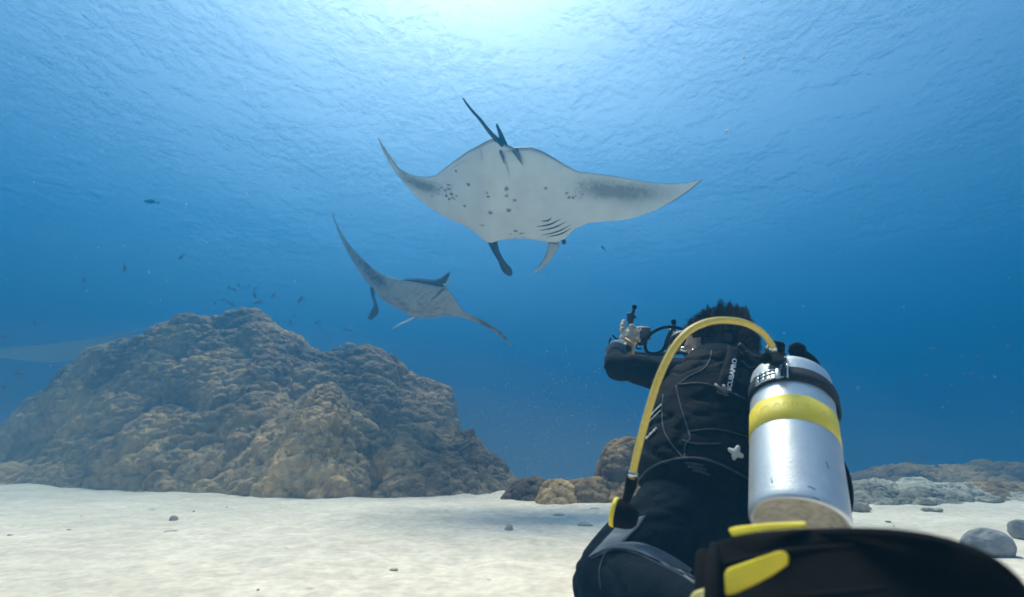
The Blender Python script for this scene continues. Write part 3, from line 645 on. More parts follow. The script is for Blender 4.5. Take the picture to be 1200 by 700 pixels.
# ================================================================== SMALL FISH, SPECKS
def fish_mesh():
    """unit length fish along +X"""
    xs = np.array([0.0, .04, .12, .25, .4, .55, .68, .76]); hh = np.array([.005, .06, .12, .16, .155, .11, .055, .035]); V = []
    for x, h in zip(xs, hh):
        for k in range(10):
            a = 2 * math.pi * k / 10; V.append((0.5 - x, 0.42 * h * math.cos(a), h * math.sin(a)))
    F = [tuple(q) for q in grid_faces(8, 10, True)] + [tuple(range(10)), tuple(reversed(range(70, 80)))]
    return np.array(V), F
def fin_plate(pts, t=0.008):
    pts = np.array([(x, 0, z) for x, z in pts]); k = len(pts); V = np.vstack([pts + (0, t, 0), pts - (0, t, 0)])
    return V, [tuple(range(k)), tuple(reversed(range(k, 2 * k)))] + [(i, (i + 1) % k, (i + 1) % k + k, i + k)[::-1] for i in range(k)]
def build_fish():
    def proto(mat, label, group):
        T = Thing('reef_fish', label, 'fish', (0, 0, 0), group); v, f = fish_mesh(); part(T, 'body', v, f, M[mat])
        v, f = fin_plate([(-.22, .02), (-.34, .05), (-.5, .17), (-.44, 0), (-.5, -.17), (-.34, -.05), (-.22, -.02)]); part(T, 'tail_fin', v, f, M[mat], smooth=False)
        v, f = fin_plate([(.28, .12), (.15, .21), (-.1, .19), (-.2, .08), (0, .1)]); part(T, 'dorsal_fin', v, f, M[mat], smooth=False)
        return T
    def place(src, first, px, py, d, ln, ang, label=None):
        o = src.o if first else src.o.copy()
        if not first:
            COL.objects.link(o)
            for ch in list(src.o.children):
                c = ch.copy(); COL.objects.link(c); c.parent = o
        o.location = P(px, py, d); o.scale = (ln * d / F_PX,) * 3; o.rotation_euler = (0, math.radians(ang), math.radians(rnd.choice((0, 180)) + rnd.uniform(-25, 25)))
        if label: o['label'] = label
    A = [(178, 237, 11, 16, 0), (213, 301, 10, 10, 55), (146, 314, 11, 11, 80), (98, 328, 11, 9, 75), (40, 377, 10, 8, 70), (60, 332, 11, 6, 80)]
    LA = ['dark fish highest on the left, level in open water', 'thin dark fish diving steeply at mid left', 'dark fish pointing straight up above the big mound slope', 'dark fish left of the mound summit, nose up',
          'small dark fish between the far manta and the open water', 'faint fish alone at the left in blue water']
    B = [(22, 438, 8.5, 13, -10), (3, 455, 8.5, 14, 5), (6, 396, 10, 16, 0)]
    LB = ['dark fish beside the left slope of the big mound', 'dark fish cut by the left edge of the picture', 'dark fish passing in front of the far manta ray']
    s = proto('fish', LA[0], 'fish above and left of the coral mounds')
    first = True
    for (px, py, d, ln, an), lab in zip(A + B, LA + LB): place(s, first, px, py, d, ln, an, lab); first = False
    s = proto('fish', 'small dark fish in the loose school over the mound summit', 'school of small fish over the summit'); first = True
    R = random.Random(12)
    pos = [(268, 337), (274, 340), (280, 334), (286, 338), (292, 336), (297, 345), (301, 338), (253, 355), (262, 352), (272, 356), (300, 356), (306, 355), (326, 382), (330, 376), (333, 391), (345, 371), (347, 392), (351, 352), (356, 350), (341, 378), (321, 347), (371, 379), (376, 383), (404, 386), (411, 388)]
    for px, py in pos: place(s, first, px + R.uniform(-1, 1), py + R.uniform(-1, 1), R.uniform(10, 14), R.uniform(6, 11), R.uniform(-70, 70)); first = False
    s = proto('fish_pale', 'small brownish fish in the loose school right of the silver tank', 'school of brownish fish at the right'); first = True
    pos = [(1127, 418), (1146, 418), (1166, 384), (1182, 405), (1060, 449), (1116, 452), (1154, 444), (1031, 486), (1140, 437), (1093, 408), (1024, 436), (1085, 440), (1129, 438)]
    for i, (px, py) in enumerate(pos): place(s, first, px, py, R.uniform(8, 12), R.uniform(5, 9), R.uniform(-30, 30)); first = False
    s = proto('fish', 'dark fish hovering just above the hazy coral flat at the right', 'fish over the coral flat at the right'); first = True
    for px, py, lab in [(1067, 541, 'leftmost dark fish hovering over the hazy coral flat at the right'), (1082, 538, 'topmost dark fish hovering over the hazy coral flat at the right'), (1099, 547, 'rightmost of the dark fish just above the hazy coral flat'),
                        (1078, 553, 'dark fish skimming the coral flat below two others'), (1113, 472, 'lone dark fish in blue water high above the coral flat at the right')]:
        place(s, first, px, py, R.uniform(5.5, 7), R.uniform(8, 12), R.uniform(-20, 20), lab); first = False
    s = proto('fish', 'small fish in the gap between the mounds and the diver', 'fish in the open gap'); first = True
    for px, py, lab in [(694, 556, 'small fish just left of the round coral by the yellow hose'), (652, 545, 'small fish over the coral row left of the diver'), (707, 291, 'small fish high in blue water above the diver camera')]:
        place(s, first, px, py, R.uniform(6, 7), R.uniform(5, 8), R.uniform(-40, 40), lab); first = False
def build_specks():
    R = random.Random(21); V, F = [], []
    ico = [(0, 0, 1), (.9, 0, 0), (0, .9, 0), (-.9, 0, 0), (0, -.9, 0), (0, 0, -1)]
    fi = [(0, 1, 2), (0, 2, 3), (0, 3, 4), (0, 4, 1), (5, 2, 1), (5, 3, 2), (5, 4, 3), (5, 1, 4)]
    def add(c, r):
        b = len(V); e = (R.uniform(.6, 1.4), R.uniform(.6, 1.4), R.uniform(.6, 1.4))
        for p in ico: V.append(tuple(c[k] + r * p[k] * e[k] for k in range(3)))
        F.extend(tuple(b + i for i in f) for f in fi)
    for _ in range(950):
        d = R.uniform(0.5, 5.5); px = R.uniform(-300, 1500); py = R.uniform(-60, 600); c = P(px, py, d)
        if c[2] < 0.1 or c[2] > 4.5: continue
        add(c, R.choice((.25, .35, .5, .8)) * 0.9 * min(d, 3) / F_PX)
    for _ in range(900):                                                  # denser above the gap where sand drifts up
        d = R.uniform(2, 5.5); px = R.gauss(640, 60); py = R.gauss(500, 50); c = P(px, py, d)
        if c[2] < 0.12: continue
        add(c, R.uniform(.25, .6) * d * .8 / F_PX)
    solo('drifting_specks', V, F, M['speck'], (0, 0, 0), 'tiny pale particles drifting through the water', kind='stuff', smooth=False)
    for i, (px, py, d, r, lab) in enumerate(((872, 68, 3, 1.6, 'tiny air bubble highest in the water at the right of the big manta'), (852, 154, 3, 1.9, 'brightest tiny air bubble right of the big manta tail'),
                                        (876, 340 * 0 + 130, 3, .9, 'faintest air bubble between two others right of the big manta'))):
        v, f = ball(P(px, py, d), r * d / F_PX, 10, 6); solo('bubble', v, f, M['white_plastic'], P(px, py, d), lab, 'bubble')
# ================================================================== DIVER
def blob_mesh(chains, voxel, smooth_it, name='tmp'):
    """one continuous surface from chains of (px,py,depth,radius_px) balls: union, voxel remesh, smooth"""
    V, F, o = [], [], 0
    for ch in chains:
        pts = [(*P(a, b, d), r * d / F_PX) for a, b, d, r in ch]
        if len(pts) > 1:
            n = max(4, int(np.linalg.norm(np.array(pts[-1][:3]) - np.array(pts[0][:3])) / 0.02) + 2)
            pts = smooth_path(pts, n)
        for p in pts:
            v, f = ball(p[:3], p[3], 20, 12); V.append(v); F += [tuple(i + o for i in q) for q in f]; o += len(v)
    me = bpy.data.meshes.new(name); me.from_pydata(np.vstack(V).tolist(), [], F)
    ob = bpy.data.objects.new(name, me); COL.objects.link(ob)
    m = ob.modifiers.new('r', 'REMESH'); m.mode = 'VOXEL'; m.voxel_size = voxel
    m = ob.modifiers.new('s', 'SMOOTH'); m.factor = 0.5; m.iterations = smooth_it
    dg = bpy.context.evaluated_depsgraph_get(); ev = ob.evaluated_get(dg).to_mesh()
    n = len(ev.vertices); co = np.empty(n * 3); ev.vertices.foreach_get('co', co)
    nn = np.empty(n * 3); ev.vertices.foreach_get('normal', nn)
    P_ = [tuple(p.vertices) for p in ev.polygons]
    ob.evaluated_get(dg).to_mesh_clear(); bpy.data.objects.remove(ob)
    return co.reshape(-1, 3), P_, nn.reshape(-1, 3)
class Surf:
    def __init__(s, parts): 
        V, F = join(*parts); s.b = BVHTree.FromPolygons([tuple(v) for v in V], F)
    def hit(s, px, py, lift=0.003, fall=1.4):
        ray = unit(P(px, py, 1) - CP); h = s.b.ray_cast(Vector(CP), Vector(ray))
        if h[0] is None:
            h = s.b.find_nearest(Vector(P(px, py, fall))); return np.array(h[0]) - ray * lift
        return np.array(h[0]) - ray * lift
    def line(s, pts, lift=0.003, n=40, fall=1.4):
        q = smooth_path([(a, b, 0) for a, b in pts], n); return [s.hit(a, b, lift, fall) for a, b, _ in q]
def even(pts, it=2):
    pts = np.array(pts)
    for _ in range(it): pts[1:-1] = .25 * pts[:-2] + .5 * pts[1:-1] + .25 * pts[2:]
    return pts
def ribbon(s, a, b, lift, n=30, m=5, fall=1.4, thick=0.004):
    """panel between pixel polylines a and b lying on surface s"""
    A = smooth_path([(x, y, 0) for x, y in a], n); B = smooth_path([(x, y, 0) for x, y in b], n)
    G = []
    for k in range(m):
        t = k / (m - 1); row = [s.hit(*(A[i, :2] * (1 - t) + B[i, :2] * t), lift, fall) for i in range(n)]; G.append(even(row, 1))
    G = np.array(G); T_ = G.reshape(-1, 3); ray = T_ - CP; ray /= np.linalg.norm(ray, axis=1)[:, None]
    Bt = T_ + ray * (thick + lift); V = np.vstack([T_, Bt]); F = [tuple(q) for q in grid_faces(m, n)] ; N_ = m * n
    F += [tuple(int(i) + N_ for i in q[::-1]) for q in grid_faces(m, n)]
    idx = np.arange(N_).reshape(m, n); loop = list(idx[0, :]) + list(idx[1:, -1]) + list(idx[-1, ::-1][1:]) + list(idx[::-1, 0][1:-1])
    for i in range(len(loop)):
        p, q = int(loop[i]), int(loop[(i + 1) % len(loop)]); F.append((p, q, q + N_, p + N_))
    return V, F
def fixn(me):
    bm = bmesh.new(); bm.from_mesh(me); bmesh.ops.recalc_face_normals(bm, faces=bm.faces); bm.to_mesh(me); bm.free()
def text_on(T, parent, txt, surf, p0, ang, size, lift, mat, name='lettering', fall=1.4, sx=1.0):
    cu = bpy.data.curves.new('t', 'FONT'); cu.body = txt; cu.size = 1.0; cu.align_x = 'LEFT'; cu.resolution_u = 3; cu.offset = 0.03
    ob = bpy.data.objects.new('t', cu); COL.objects.link(ob); dg = bpy.context.evaluated_depsgraph_get()
    me = bpy.data.meshes.new_from_object(ob.evaluated_get(dg)); bpy.data.objects.remove(ob)
    c, s = math.cos(ang), math.sin(ang); V = []
    for v in me.vertices:
        x, y = v.co.x * size * sx, v.co.y * size
        V.append(surf(p0[0] + x * c - y * s, p0[1] - (x * s + y * c), lift))
    return part(T, name, V, [tuple(p.vertices) for p in me.polygons], mat, parent=parent, smooth=False)
def build_diver():
    T = Thing('person', 'diver in a black wetsuit kneeling back to us, dark hair afloat, filming the mantas', 'person', tuple(P(780, 690, 1.15)))
    D = 1.0
    body = [
        [(818, 600, 1.26, 62), (816, 560, 1.32, 62), (822, 520, 1.40, 60), (832, 480, 1.46, 56), (842, 450, 1.50, 48)],       # trunk
        [(856, 590, 1.27, 58), (856, 540, 1.36, 56), (862, 490, 1.46, 50), (866, 456, 1.52, 40)],
        [(808, 448, 1.50, 26), (845, 436, 1.53, 30), (884, 440, 1.56, 26)],                                                   # shoulders
        [(845, 440, 1.54, 24), (846, 415, 1.60, 23)],                                                                        # neck
        [(843, 402, 1.62, 31), (836, 396, 1.66, 30)], [(826, 406, 1.66, 21)],                                                 # head, face
        [(806, 407, 1.66, 5.5)], [(816, 411, 1.58, 4.5), (817, 405, 1.59, 4)],                                                # nose, ear
        [(812, 446, 1.50, 25), (780, 440, 1.53, 21), (748, 433, 1.57, 17.5), (724, 430, 1.62, 16)],                           # left upper arm
        [(724, 430, 1.62, 15.5), (722, 420, 1.72, 12.5), (729, 408, 1.84, 9), (733, 402, 1.88, 7.5)],                         # left forearm
        [(882, 440, 1.56, 25), (868, 432, 1.72, 20), (846, 424, 1.86, 15)], [(846, 424, 1.86, 14), (815, 414, 1.95, 10), (800, 408, 1.99, 7)],   # right arm
        [(815, 595, 1.25, 58), (775, 628, 1.18, 52), (735, 662, 1.12, 46), (714, 684, 1.10, 43)],                             # left thigh
        [(714, 686, 1.10, 43), (760, 706, 1.00, 44), (805, 722, 0.90, 42), (850, 738, 0.80, 36)],                             # left shin
        [(865, 600, 1.25, 56), (850, 650, 1.30, 52), (830, 700, 1.34, 46)], [(830, 704, 1.34, 44), (880, 730, 1.15, 42), (930, 760, 1.0, 36)],   # right leg
    ]
    V, F, N_ = blob_mesh(body, 0.0075, 9)
    # folds: at the hip crease, elbow and behind the knee
    q = V * 1.0; w_ = np.abs(fbm(q * np.array((7, 7, 16)), 3, 5)); V = V + N_ * (0.002 - 0.010 * np.clip(0.12 - w_, 0, .12) / .12 * 0.5)[:, None] * 1.0
    c = np.tile((0.011, 0.017, 0.025), (len(V), 1))
    me = part(T, 'body', V, F, M['neoprene'])
    me.data.materials.append(M['skin'])
    hp = P(836, 400, 1.64); cz = np.array([np.mean([V[i] for i in f], 0) for f in F]); hd = np.linalg.norm(cz - hp, axis=1)
    sx = 600 + 600 * ((cz - CP) @ RT) / ((cz - CP) @ FW); fm = (hd < 0.125) & (cz[:, 2] > P(836, 424, 1.6)[2]) & (sx < 821); me.data.polygons.foreach_set('material_index', fm.astype(np.int32)); me.data.update()
    # buoyancy jacket: one padded shell over the trunk
    jk = [
        [(812, 555, 1.30, 66), (818, 520, 1.37, 67), (828, 485, 1.43, 62), (838, 458, 1.48, 52)],
        [(862, 552, 1.33, 60), (864, 500, 1.43, 56), (868, 462, 1.49, 46)],
        [(784, 530, 1.37, 33), (788, 500, 1.41, 32), (798, 476, 1.45, 30)], [(820, 448, 1.46, 32), (862, 438, 1.50, 34), (880, 446, 1.48, 30)],
    ]
    JV, JF, JN = blob_mesh(jk, 0.008, 5)
    fb = np.abs(fbm(JV * np.array((9, 9, 22)) + 4, 3, 15)); JV = JV + JN * (-0.009 * np.clip(0.10 - fb, 0, .1) / .1 + 0.006 * fbm(JV * 16, 3, 8))[:, None]
    jacket = part(T, 'buoyancy_jacket', JV, JF, M['nylon'])
    S = Surf([(V, F), (JV, JF)])
    def piping(pts, r=0.0028, mat='seam', name='piping', lift=0.002, parent=jacket, n=40):
        v, f = tube(even(S.line(pts, lift, n)), r, 6); part(T, name, v, f, M[mat], parent=parent)
    piping([(748, 562), (762, 549), (780, 541), (800, 537), (825, 538), (850, 547), (878, 562)], .0028)          # hem
    piping([(777, 463), (776, 485), (778, 505), (788, 522), (801, 537)], .002)
    piping([(792, 452), (796, 470), (802, 490), (808, 510), (809, 514)], .0019)
    piping([(809, 514), (803, 522), (802, 536)], .0019)
    piping([(834, 411), (832, 422), (824, 433), (808, 441), (795, 451)], .002)
    piping([(795, 451), (815, 449), (832, 451), (846, 456)], .0022)
    piping([(805, 506), (830, 503), (852, 505), (876, 512)], .0014)
    piping([(800, 516), (815, 520), (845, 520)], .0018)
    piping([(759, 492), (766, 483), (775, 474)], .0022, 'white_print')
    piping([(757, 498), (764, 491), (774, 481)], .0013, 'white_print')
    # white lettering strip on the flank, too small to read: short dashes
    for k in range(6):
        a = (757.5 + k * 2.1, 514 - k * 2.2); piping([a, (a[0] + 1.5, a[1] - 1.6)], .0022 if k % 2 else .0032, 'white_print', 'print_mark', n=4)
    # shoulder strap with printed name, and buckle
    v, f = ribbon(S, [(836, 458), (845, 434), (852, 412), (850, 400)], [(860, 462), (866, 438), (868, 416), (864, 402)], 0.006, 26, 4)
    st = part(T, 'shoulder_strap', v, f, M['nylon']); fixn(st.data)
    S2 = Surf([(V, F), (JV, JF), (v, f)])
    text_on(T, st, 'SCUBAPRO', S2.hit, (856.5, 458.5), math.radians(79), 7.8, 0.003, M['white_print'], sx=0.98)
    for a, b, r in (((838, 451), (850, 460), .0045), ((846, 455), (864, 464), .0028), ((840, 459), (854, 464), .004), ((848, 452), (852, 461), .005), ((862, 462), (872, 467), .0022)):
        v, f = tube([S2.hit(*a, .008), S2.hit((a[0] + b[0]) / 2, (a[1] + b[1]) / 2, .011), S2.hit(*b, .008)], r, 6, 6); part(T, 'strap_buckle', v, f, M['housing'] if r > .004 else M['seam'], parent=jacket)
    # harness straps, hoses behind the neck
    for pts, r in (([(866, 404), (874, 412), (884, 424), (896, 434)], .012), ([(868, 414), (876, 428), (884, 436)], .007)):
        v, f = tube([P(x, y, 1.44) for x, y in pts], r, 8, 14, flat=.5); part(T, 'harness_strap', v, f, M['webbing'])
    v, f = tube([P(868, 422, 1.42), P(877, 431, 1.40), P(884, 438, 1.38)], .003, 6, 8); part(T, 'harness_strap', v, f, M['seam'])
    # folded webbing ends over the hem
    for a, b in (((803, 543), (824, 546)), ((806, 547), (828, 551)), ((812, 551), (832, 557))):
        piping([a, ((a[0] + b[0]) / 2, (a[1] + b[1]) / 2 - 1), b], .003, 'seam', 'webbing_end', n=8)
    # white four lobed dump knob
    c = S.hit(862, 531, .010); fr_ = frame(CP - c, (1, .15, .25)); vf = [ball(c, .0095, 12, 8, fr_, (1, 1, .8))]
    for k in range(4):
        a = math.pi / 4 + k * math.pi / 2; dd = fr_[0] * math.cos(a) + fr_[1] * math.sin(a)
        v, f = tube([c, c + dd * .008, c + dd * .013], [.008, .007, .0055], 8, 6); vf.append((v, f)); vf.append(ball(c + dd * .013, .0058, 8, 6))
    part(T, 'dump_valve_knob', *join(*vf), M['white_plastic'], parent=jacket)
    # grey stretch panels on thigh and shin
    Sb = Surf([(V, F)])
    v, f = ribbon(Sb, [(726, 612), (716, 624), (704, 637), (690, 652)], [(757, 604), (748, 618), (738, 628), (727, 640)], 0.003, 26, 7, 1.15); o = part(T, 'thigh_panel', v, f, M['grey_neo']); fixn(o.data)
    v, f = ribbon(Sb, [(690, 652), (706, 642), (726, 636), (750, 636), (776, 645), (800, 659), (828, 680)], [(690, 653), (707, 644), (728, 643), (748, 648), (772, 659), (796, 672), (818, 688)], 0.005, 40, 6, 1.0); o = part(T, 'shin_panel', v, f, M['grey_neo']); fixn(o.data)
    for pts in ([(692, 655), (720, 644), (745, 649), (770, 660), (796, 673), (820, 689)], [(711, 645), (705, 658), (702, 672), (704, 690)]):
        v, f = tube(even(Sb.line(pts, .002, 30, 1.05)), .0016, 6); part(T, 'seam', v, f, M['seam'])
    # cuff and strap at the left wrist
    v, f = tube([P(722, 413, 1.74), P(724, 410, 1.78), P(728, 407, 1.82)], [12.5 * 1.74 / 600, 12 * 1.78 / 600, 9.5 * 1.82 / 600], 16, 8); part(T, 'cuff', v, f, M['grey_neo'])
    v, f = tube([P(733, 403, 1.76), P(734, 408, 1.75), P(736, 414, 1.74)], [.010, .017, .014], 12, 8); part(T, 'wrist_computer', v, f, M['plastic'])
    # gloved left hand: palm and five fingers closing on the grip
    h = lambda x, y, d: P(x, y, d)
    chains = [[(733, 402, 1.84, 7.5), (734, 396, 1.85, 8.2), (737, 391, 1.87, 7.2)]]
    fing = [[(739, 388, 1.87, 3.6), (740, 383, 1.86, 3.5), (743, 384, 1.89, 3.0), (745, 388, 1.92, 2.6)],
            [(741, 391, 1.86, 3.6), (744, 389, 1.85, 3.4), (747, 392, 1.88, 3.0), (747, 396, 1.91, 2.6)],
            [(742, 395, 1.86, 3.4), (746, 395, 1.85, 3.2), (748, 399, 1.88, 2.9)],
            [(741, 399, 1.86, 3.0), (745, 401, 1.85, 2.9), (746, 405, 1.88, 2.5)],
            [(731, 392, 1.85, 3.8), (729, 385, 1.86, 3.5), (730, 380, 1.88, 3.2), (731, 377, 1.89, 2.8)]]
    hv, hf, hn = blob_mesh(chains + fing, 0.0024, 2); part(T, 'glove', hv, hf, M['pale'])
    chains = [[(799, 407, 1.99, 7), (794, 401, 2.0, 7)]] + [[(792, 397 + 4 * k, 1.99, 3.2), (787, 396 + 4 * k, 1.97, 3.0), (785, 399 + 4 * k, 2.0, 2.6)] for k in range(4)] + [[(796, 396, 1.98, 3.5), (792, 390, 1.98, 3.0)]]
    hv, hf, hn = blob_mesh(chains, 0.0026, 2); part(T, 'glove', hv, hf, M['pale'])
    # mask: skirt, frame and strap on the far side of the face
    hc = P(838, 399, 1.64)
    v, f = tube([P(812, 394, 1.60), P(830, 392, 1.565), (P(850, 396, 1.56)), P(868, 405, 1.60)], [.007, .012, .014, .010], 8, 20, flat=.35); part(T, 'mask_strap', v, f, M['rubber'])
    v, f = ball(P(804, 400, 1.70), .042, 20, 12, frame(P(780, 402, 1.9) - P(804, 400, 1.70)), (1.35, .9, .55)); part(T, 'mask', v, f, M['plastic'])
    v, f = ball(P(803, 409, 1.66), .012, 12, 8, sc=(1.6, .8, .7)); part(T, 'mask_clip', v, f, M['steel'])
    v, f = ball(P(813, 412, 1.60), .009, 10, 6); part(T, 'mask_clip', v, f, M['steel'])
    # floating hair
    R = random.Random(4); V2, F2 = [], []
    hc = P(839, 405, 1.62); rt, up, fw = RT, UP, FW
    for i in range(9000):
        # root direction on the scalp: mostly up, back and to the right
        a = R.gauss(0.45, 1.15); e = R.gauss(0.35, 0.7)
        d = unit(rt * (math.sin(a) * 1.0 + .12) + up * (math.cos(a) * 0.75 + 0.12) - fw * (0.5 * math.sin(e) + .25))
        if d @ up < -0.80: continue
        if d @ rt < -0.62 and d @ up < 0.35: continue
        root = hc + d * 0.090 + rt * (0.004 * max(0, d @ rt))
        wild = (d @ rt > 0.30)
        flow = unit(d * 0.5 + up * (0.55 if d @ up > .3 else (.1 if d @ up > -.2 else -.6)) + rt * (0.12 if d @ rt > -.2 else -.2) + np.array([R.gauss(0, .22) for _ in range(3)]))
        L = R.uniform(.018, .04) * (0.8 + (0.2 if wild else 0))
        if d @ rt > 0.15 and d @ rt < .75 and d @ up > .45: L *= 1.15
        side = unit(np.cross(flow, fw + np.array([R.gauss(0, .3) for _ in range(3)])))
        b = len(V2); wv = R.uniform(.0007, .0016); cur = np.array([R.gauss(0, .3) for _ in range(3)])
        for k, t in enumerate((0, .4, .75, 1)):
            c = root + flow * L * t + cur * L * t * t * .4; ww = wv * (1 - t * .75)
            V2 += [c + side * ww, c - side * ww]
        F2 += [(b + 2 * k, b + 2 * k + 1, b + 2 * k + 3, b + 2 * k + 2) for k in range(3)]
    for i in range(170):                                                  # tufts that close to a point, longest at the crown on the right
        if i < 110: rd = unit(rt * R.uniform(-.75, 1.0) + up * R.uniform(.35, 1.0) - fw * R.uniform(-.1, .8)); fl = unit(up * 1.0 + rt * R.uniform(-.25, .25) + rd * .35); L = R.uniform(.018, .036) * (1.75 if .05 < rd @ rt < .8 else .9)
        else: rd = unit(rt * R.uniform(.35, 1.0) + up * R.uniform(-.9, .35) - fw * R.uniform(.1, .9)); fl = unit(up * R.uniform(-.9, .5) + rt * R.uniform(.1, .5) + rd * .3); L = R.uniform(.018, .035)
        root0 = hc + rd * .086; tip = root0 + fl * L + rd * .012 + np.array([R.gauss(0, .004) for _ in range(3)])
        for s_ in range(26):
            r0 = root0 + np.array([R.gauss(0, .006) for _ in range(3)]); r1 = tip + np.array([R.gauss(0, .0022) for _ in range(3)]) - fl * R.uniform(0, .4) * L
            side = unit(np.cross(fl, fw + np.array([R.gauss(0, .3) for _ in range(3)]))); b = len(V2); wv = R.uniform(.0008, .0016); cur = np.array([R.gauss(0, .004) for _ in range(3)])
            for t in (0, .4, .75, 1):
                c = r0 * (1 - t) + r1 * t + cur * math.sin(math.pi * t) + rd * .006 * math.sin(math.pi * t); ww = wv * (1 - t * .8); V2 += [c + side * ww, c - side * ww]
            F2 += [(b + 2 * k, b + 2 * k + 1, b + 2 * k + 3, b + 2 * k + 2) for k in range(3)]
    cap, capf = ball(hc, .086, 28, 18, (rt, up, fw), (1, 1, 1)); keep = [q for q in capf if (np.mean([cap[i] for i in q], 0) - hc) @ up > -0.075 and (np.mean([cap[i] for i in q], 0) - hc) @ rt > -0.064]
    cap = cap + unitrows(cap - hc) * (0.010 * fbm(cap * 40, 3, 3))[:, None]
    hair = part(T, 'hair', V2 + [tuple(p) for p in cap], F2 + [tuple(i + len(V2) for i in q) for q in keep], M['hair'], smooth=False)
    hair['kind'] = 'stuff'
    return T, S
# ================================================================== TANK
def build_tank():
    A = P(936.5, 617, 0.97); B = P(926, 452, 1.25); ax = unit(B - A); L = np.linalg.norm(B - A); R0 = 0.088
    T = Thing('scuba_tank', 'bare silver air cylinder with a yellow band, strapped upright on the back of the diver', 'scuba tank', tuple(A))
    side = RT
    # body with a rounded foot and shoulder
    pr = [(0.004, R0 - .010), (0.0, R0 - .006), (.002, R0 - .002), (.008, R0), (.02, R0)] + [(L * t, R0) for t in np.linspace(.1, 1, 30)]
    pr += [(L + R0 * .40 * math.sin(a), .022 + (R0 - .022) * math.cos(a) ** 0.9) for a in np.linspace(.08, math.pi / 2 - .05, 12)] + [(L + R0 * .40, .024), (L + R0 * .6, .022)]
    v, f = lathe(A, ax, pr, 96, cap1=True, side=side); part(T, 'cylinder', v, f, M['alu'])
    pr = [(.004, R0 - .0095), (.009, R0 - .014), (.011, R0 - .022), (.010, R0 - .030), (.014, R0 - .036), (.013, R0 - .05), (.018, R0 - .07), (.020, .002)]
    v, f = lathe(A, ax, pr, 64, cap1=True, side=side); part(T, 'base', v, f, M['worn'])
    def yc(t): c = A + ax * L * t - CP; return 350 - 600 * (c @ UP) / (c @ FW)
    ts = np.linspace(0, 1.1, 400); ys = np.array([yc(t) for t in ts])
    tt = lambda y: float(np.interp(-y, -ys, ts))
    t0, t1 = tt(524), tt(496)
    n = 96; rng = np.random.default_rng(3)
    v, f = lathe(A, ax, [(L * t0, R0 + .0002), (L * t0 + .0005, R0 + .0012), (L * t1 - .0005, R0 + .0012), (L * t1, R0 + .0002)], n, side=side)
    v[3 * n:] += ax * (.0035 * vnoise(np.stack([np.arange(n) * .22, np.zeros(n), np.zeros(n)], 1), 2))[:, None]; v[2 * n:3 * n] += ax * (.0035 * vnoise(np.stack([np.arange(n) * .22, np.zeros(n), np.zeros(n)], 1), 2))[:, None]
    band = part(T, 'yellow_band', v, f, M['yellow_band'])
    # faint worn print running round the band
    fr_ = frame(ax, side)
    def wrap(x, y):                                                        # x: arc length, y: along the axis
        a = x / R0; d = fr_[0] * math.cos(a) + fr_[1] * math.sin(a); return A + ax * (L * (t0 + t1) / 2 + y) + d * (R0 + .0015)
    front = math.atan2(unit(CP - A) @ fr_[1], unit(CP - A) @ fr_[0])
    cu = bpy.data.curves.new('t', 'FONT'); cu.body = "C 00B'S Z"; cu.size = .034; cu.align_x = 'CENTER'; cu.align_y = 'CENTER'; cu.resolution_u = 3
    ob = bpy.data.objects.new('t', cu); COL.objects.link(ob); tm = bpy.data.meshes.new_from_object(ob.evaluated_get(bpy.context.evaluated_depsgraph_get())); bpy.data.objects.remove(ob)
    v = [wrap(front * R0 + p.co.x, p.co.y) for p in tm.vertices]; part(T, 'faded_print', v, [tuple(p.vertices) for p in tm.polygons], M['yellow_text'], parent=band, smooth=False)
    # cam strap, bulging at the right
    t0, t1 = tt(479), tt(463.5)
    V, F = [], []; n = 80
    for (h, r) in ((L * t0, .0005), (L * t0, .0045), (L * t1, .0045), (L * t1, .0005)):
        for k in range(n):
            a = 2 * math.pi * k / n; d = fr_[0] * math.cos(a) + fr_[1] * math.sin(a)
            bul = .010 * max(0, math.cos(a - 0.12)) ** 6
            V.append(A + ax * h + d * (R0 + r + bul * (1 if r > .001 else .8)))
    F = [tuple(q) for q in grid_faces(4, n, True)]
    part(T, 'cam_strap', V, F, M['webbing'])
    # steel cam buckle on the left front of the strap
    m = (t0 + t1) / 2
    def onr(px, h, r):                                                     # point on the cylinder skin seen at column px
        best = None
        for k in range(721):
            a = front - math.pi / 2 + math.pi * k / 720; d = fr_[0] * math.cos(a) + fr_[1] * math.sin(a); p = A + ax * h + d * (R0 + r); q = p - CP
            x = 600 + 600 * (q @ RT) / (q @ FW)
            if best is None or abs(x - px) < best[0]: best = (abs(x - px), p, d)
        return best[1], best[2]
    for px, hw in ((912, .010), (919, .004), (923, .003)):
        p, d = onr(px, L * m, .010); o = part(T, 'buckle', *box(p, hw * .6, .004, .021, np.array((unit(np.cross(d, ax)), d, ax)), .4), M['steel'] if hw != .004 else M['plastic'])
    for px, s in ((906, 1), (900, 1), (894, 1), (888, 1)):
        for dh in (-.011, .0, .011):
            p, d = onr(px, L * m + dh, .008); part(T, 'buckle', *box(p, .0055, .003, .0032, np.array((unit(np.cross(d, ax)), d, ax)), .4), M['steel'])
    pa = [onr(px, L * m + .013, .008)[0] for px in (884, 892, 900, 910, 924)]; v, f = tube(pa, .0022, 6, 16); part(T, 'buckle', v, f, M['steel'])
    pa = [onr(px, L * m - .016, .008)[0] for px in (884, 892, 900, 910, 922)]; v, f = tube(pa, .0022, 6, 16); part(T, 'buckle', v, f, M['steel'])
